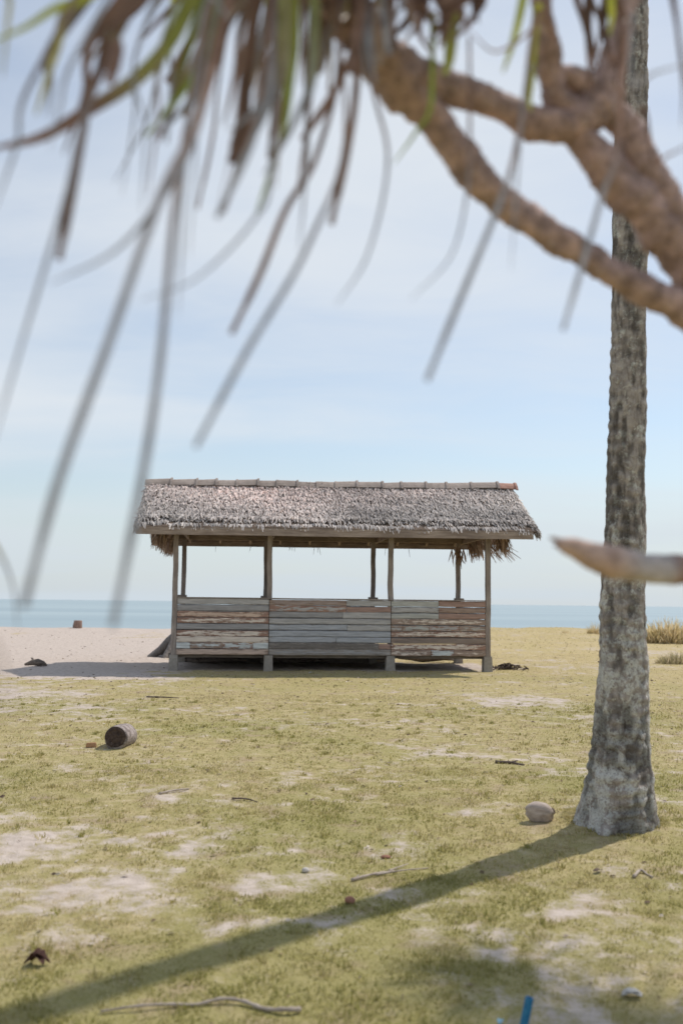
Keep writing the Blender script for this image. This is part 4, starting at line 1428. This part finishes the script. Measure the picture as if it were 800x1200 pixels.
# blue plastic pipe stuck in the ground
p = ground_pt(610.5, 1212)
tp = at(620, 1169, (p - CAM).dot(FW) + .01) - p
pr = px2m(5, p)
t = NT('blue plastic')
a1 = t.noise(t.coord(), 60, 4)
m_blue = t.done(t.bsdf(t.mix(t.ramp(a1, .4, .7), (.010, .145, .30), (.03, .21, .36)), .4, t.bump(a1, .1, .002), .4))
pb = MB()
dn = tp.normalized()
n_ = 24; vs = []; fs = []
sd1 = dn.cross(Vector((0, 1, 0))).normalized(); sd2 = dn.cross(sd1)
for (h, r_) in ((-.06, pr), (tp.length - .003, pr), (tp.length, pr * .95), (tp.length, pr * .74), (tp.length - .05, pr * .72)):
    for i in range(n_):
        a = 2 * math.pi * i / n_
        vs.append(dn * h + (sd1 * math.cos(a) + sd2 * math.sin(a)) * r_)
for k_ in range(4):
    for i in range(n_):
        j = (i + 1) % n_
        fs.append((k_ * n_ + i, k_ * n_ + j, k_ * n_ + n_ + j, k_ * n_ + n_ + i))
fs.append(tuple(4 * n_ + i for i in range(n_)))
pb.add(vs, fs)
o = pb.build('blue_pipe', m_blue, None, True); o.location = p
tag(o, 'bright blue plastic pipe stub sticking up from the grass', 'pipe')

# dry grass clumps on the shore edge
m_tuft = tint_mat('dry tall grass', .8, .25, 5, .5, .1)


def tuft(pxl, wpx, hpx, n, cols, label, seed):
    random.seed(seed)
    p = ground_pt(*pxl)
    W = px2m(wpx, p) / 2; H = px2m(hpx, p)
    b_ = MB()
    for i in range(n):
        a = random.uniform(0, 6.28); r_ = math.sqrt(random.random())
        x, y_ = math.cos(a) * r_ * W, math.sin(a) * r_ * W * .7
        env = (1 - r_ ** 2) ** .5 * (.75 + .5 * float(vnoise(np.array([x * 2 / W]), np.array([y_ * 2]), None, seed)[0]))
        h = H * random.uniform(.6, 1.3) * max(.18, env)
        q0 = Vector((x, y_, zg(p.x + x, p.y + y_) - p.z - .02))
        d = Vector((x / W * .5 + random.gauss(0, .42), random.gauss(0, .42), 1)).normalized()
        strip(b_, q0, d, Vector((random.uniform(-1, 1), random.uniform(-1, 1), 0)).normalized(), h, max(.012, .035 * H), h * random.uniform(-.2, .2), random.choice(cols), random.uniform(-1, 1))
    o = b_.build('grass_clump', m_tuft); o.location = p
    return tag(o, label, 'grass clump', 'dry grass clumps on the shore edge')


STRAW = [(.70, .57, .34), (.76, .64, .42), (.62, .50, .28), (.55, .46, .24)]
OLIVE = [(.46, .40, .23), (.54, .46, .29), (.38, .34, .18), (.62, .52, .35)]
tuft((785, 754), 70, 27, 1500, STRAW, 'large straw coloured grass clump right of the palm trunk', 201)
tuft((697, 741), 18, 11, 260, STRAW, 'small straw coloured grass clump left of the palm trunk', 202)
tuft((792, 778), 46, 15, 800, OLIVE, 'olive grey grass clump right of the palm below the straw clump', 203)
tuft((662, 741), 8, 4, 90, STRAW, 'tiny straw tuft on the shore edge between shelter and palm', 204)

# ------------------------------------------------------------------ leaf litter and crumbs
random.seed(99)
lt = MB()
for i in range(1900):
    Y = math.sqrt(random.uniform(2.8 ** 2, 20 ** 2)); X = random.uniform(-1, 1) * (.42 * Y + .3)
    if i > 1500:
        Y = random.uniform(18, 46); X = random.uniform(-.36 * Y - 1, -3.6)
    z = zg(X, Y) + .006
    s = random.uniform(.006, .02) * (1 + Y * .05)
    a = random.uniform(0, 6.28)
    ca_, sa2 = math.cos(a), math.sin(a)
    tl = random.uniform(-.5, .5)
    c0 = random.choice([(.12, .08, .06), (.22, .15, .1), (.42, .34, .26), (.55, .48, .4), (.16, .12, .07)])
    w = s * random.uniform(.25, .7)
    lt.add([(X - ca_ * s, Y - sa2 * s, z), (X + sa2 * w, Y - ca_ * w, z + tl * w), (X + ca_ * s, Y + sa2 * s, z + .2 * s), (X - sa2 * w, Y + ca_ * w, z + .006 - tl * w)], [(0, 1, 2, 3)], c0)
o = lt.build('leaf_litter', m_gable)
tag(o, 'scattered crumbs of dry leaf and bark on the grass', 'leaf litter', None, 'stuff')
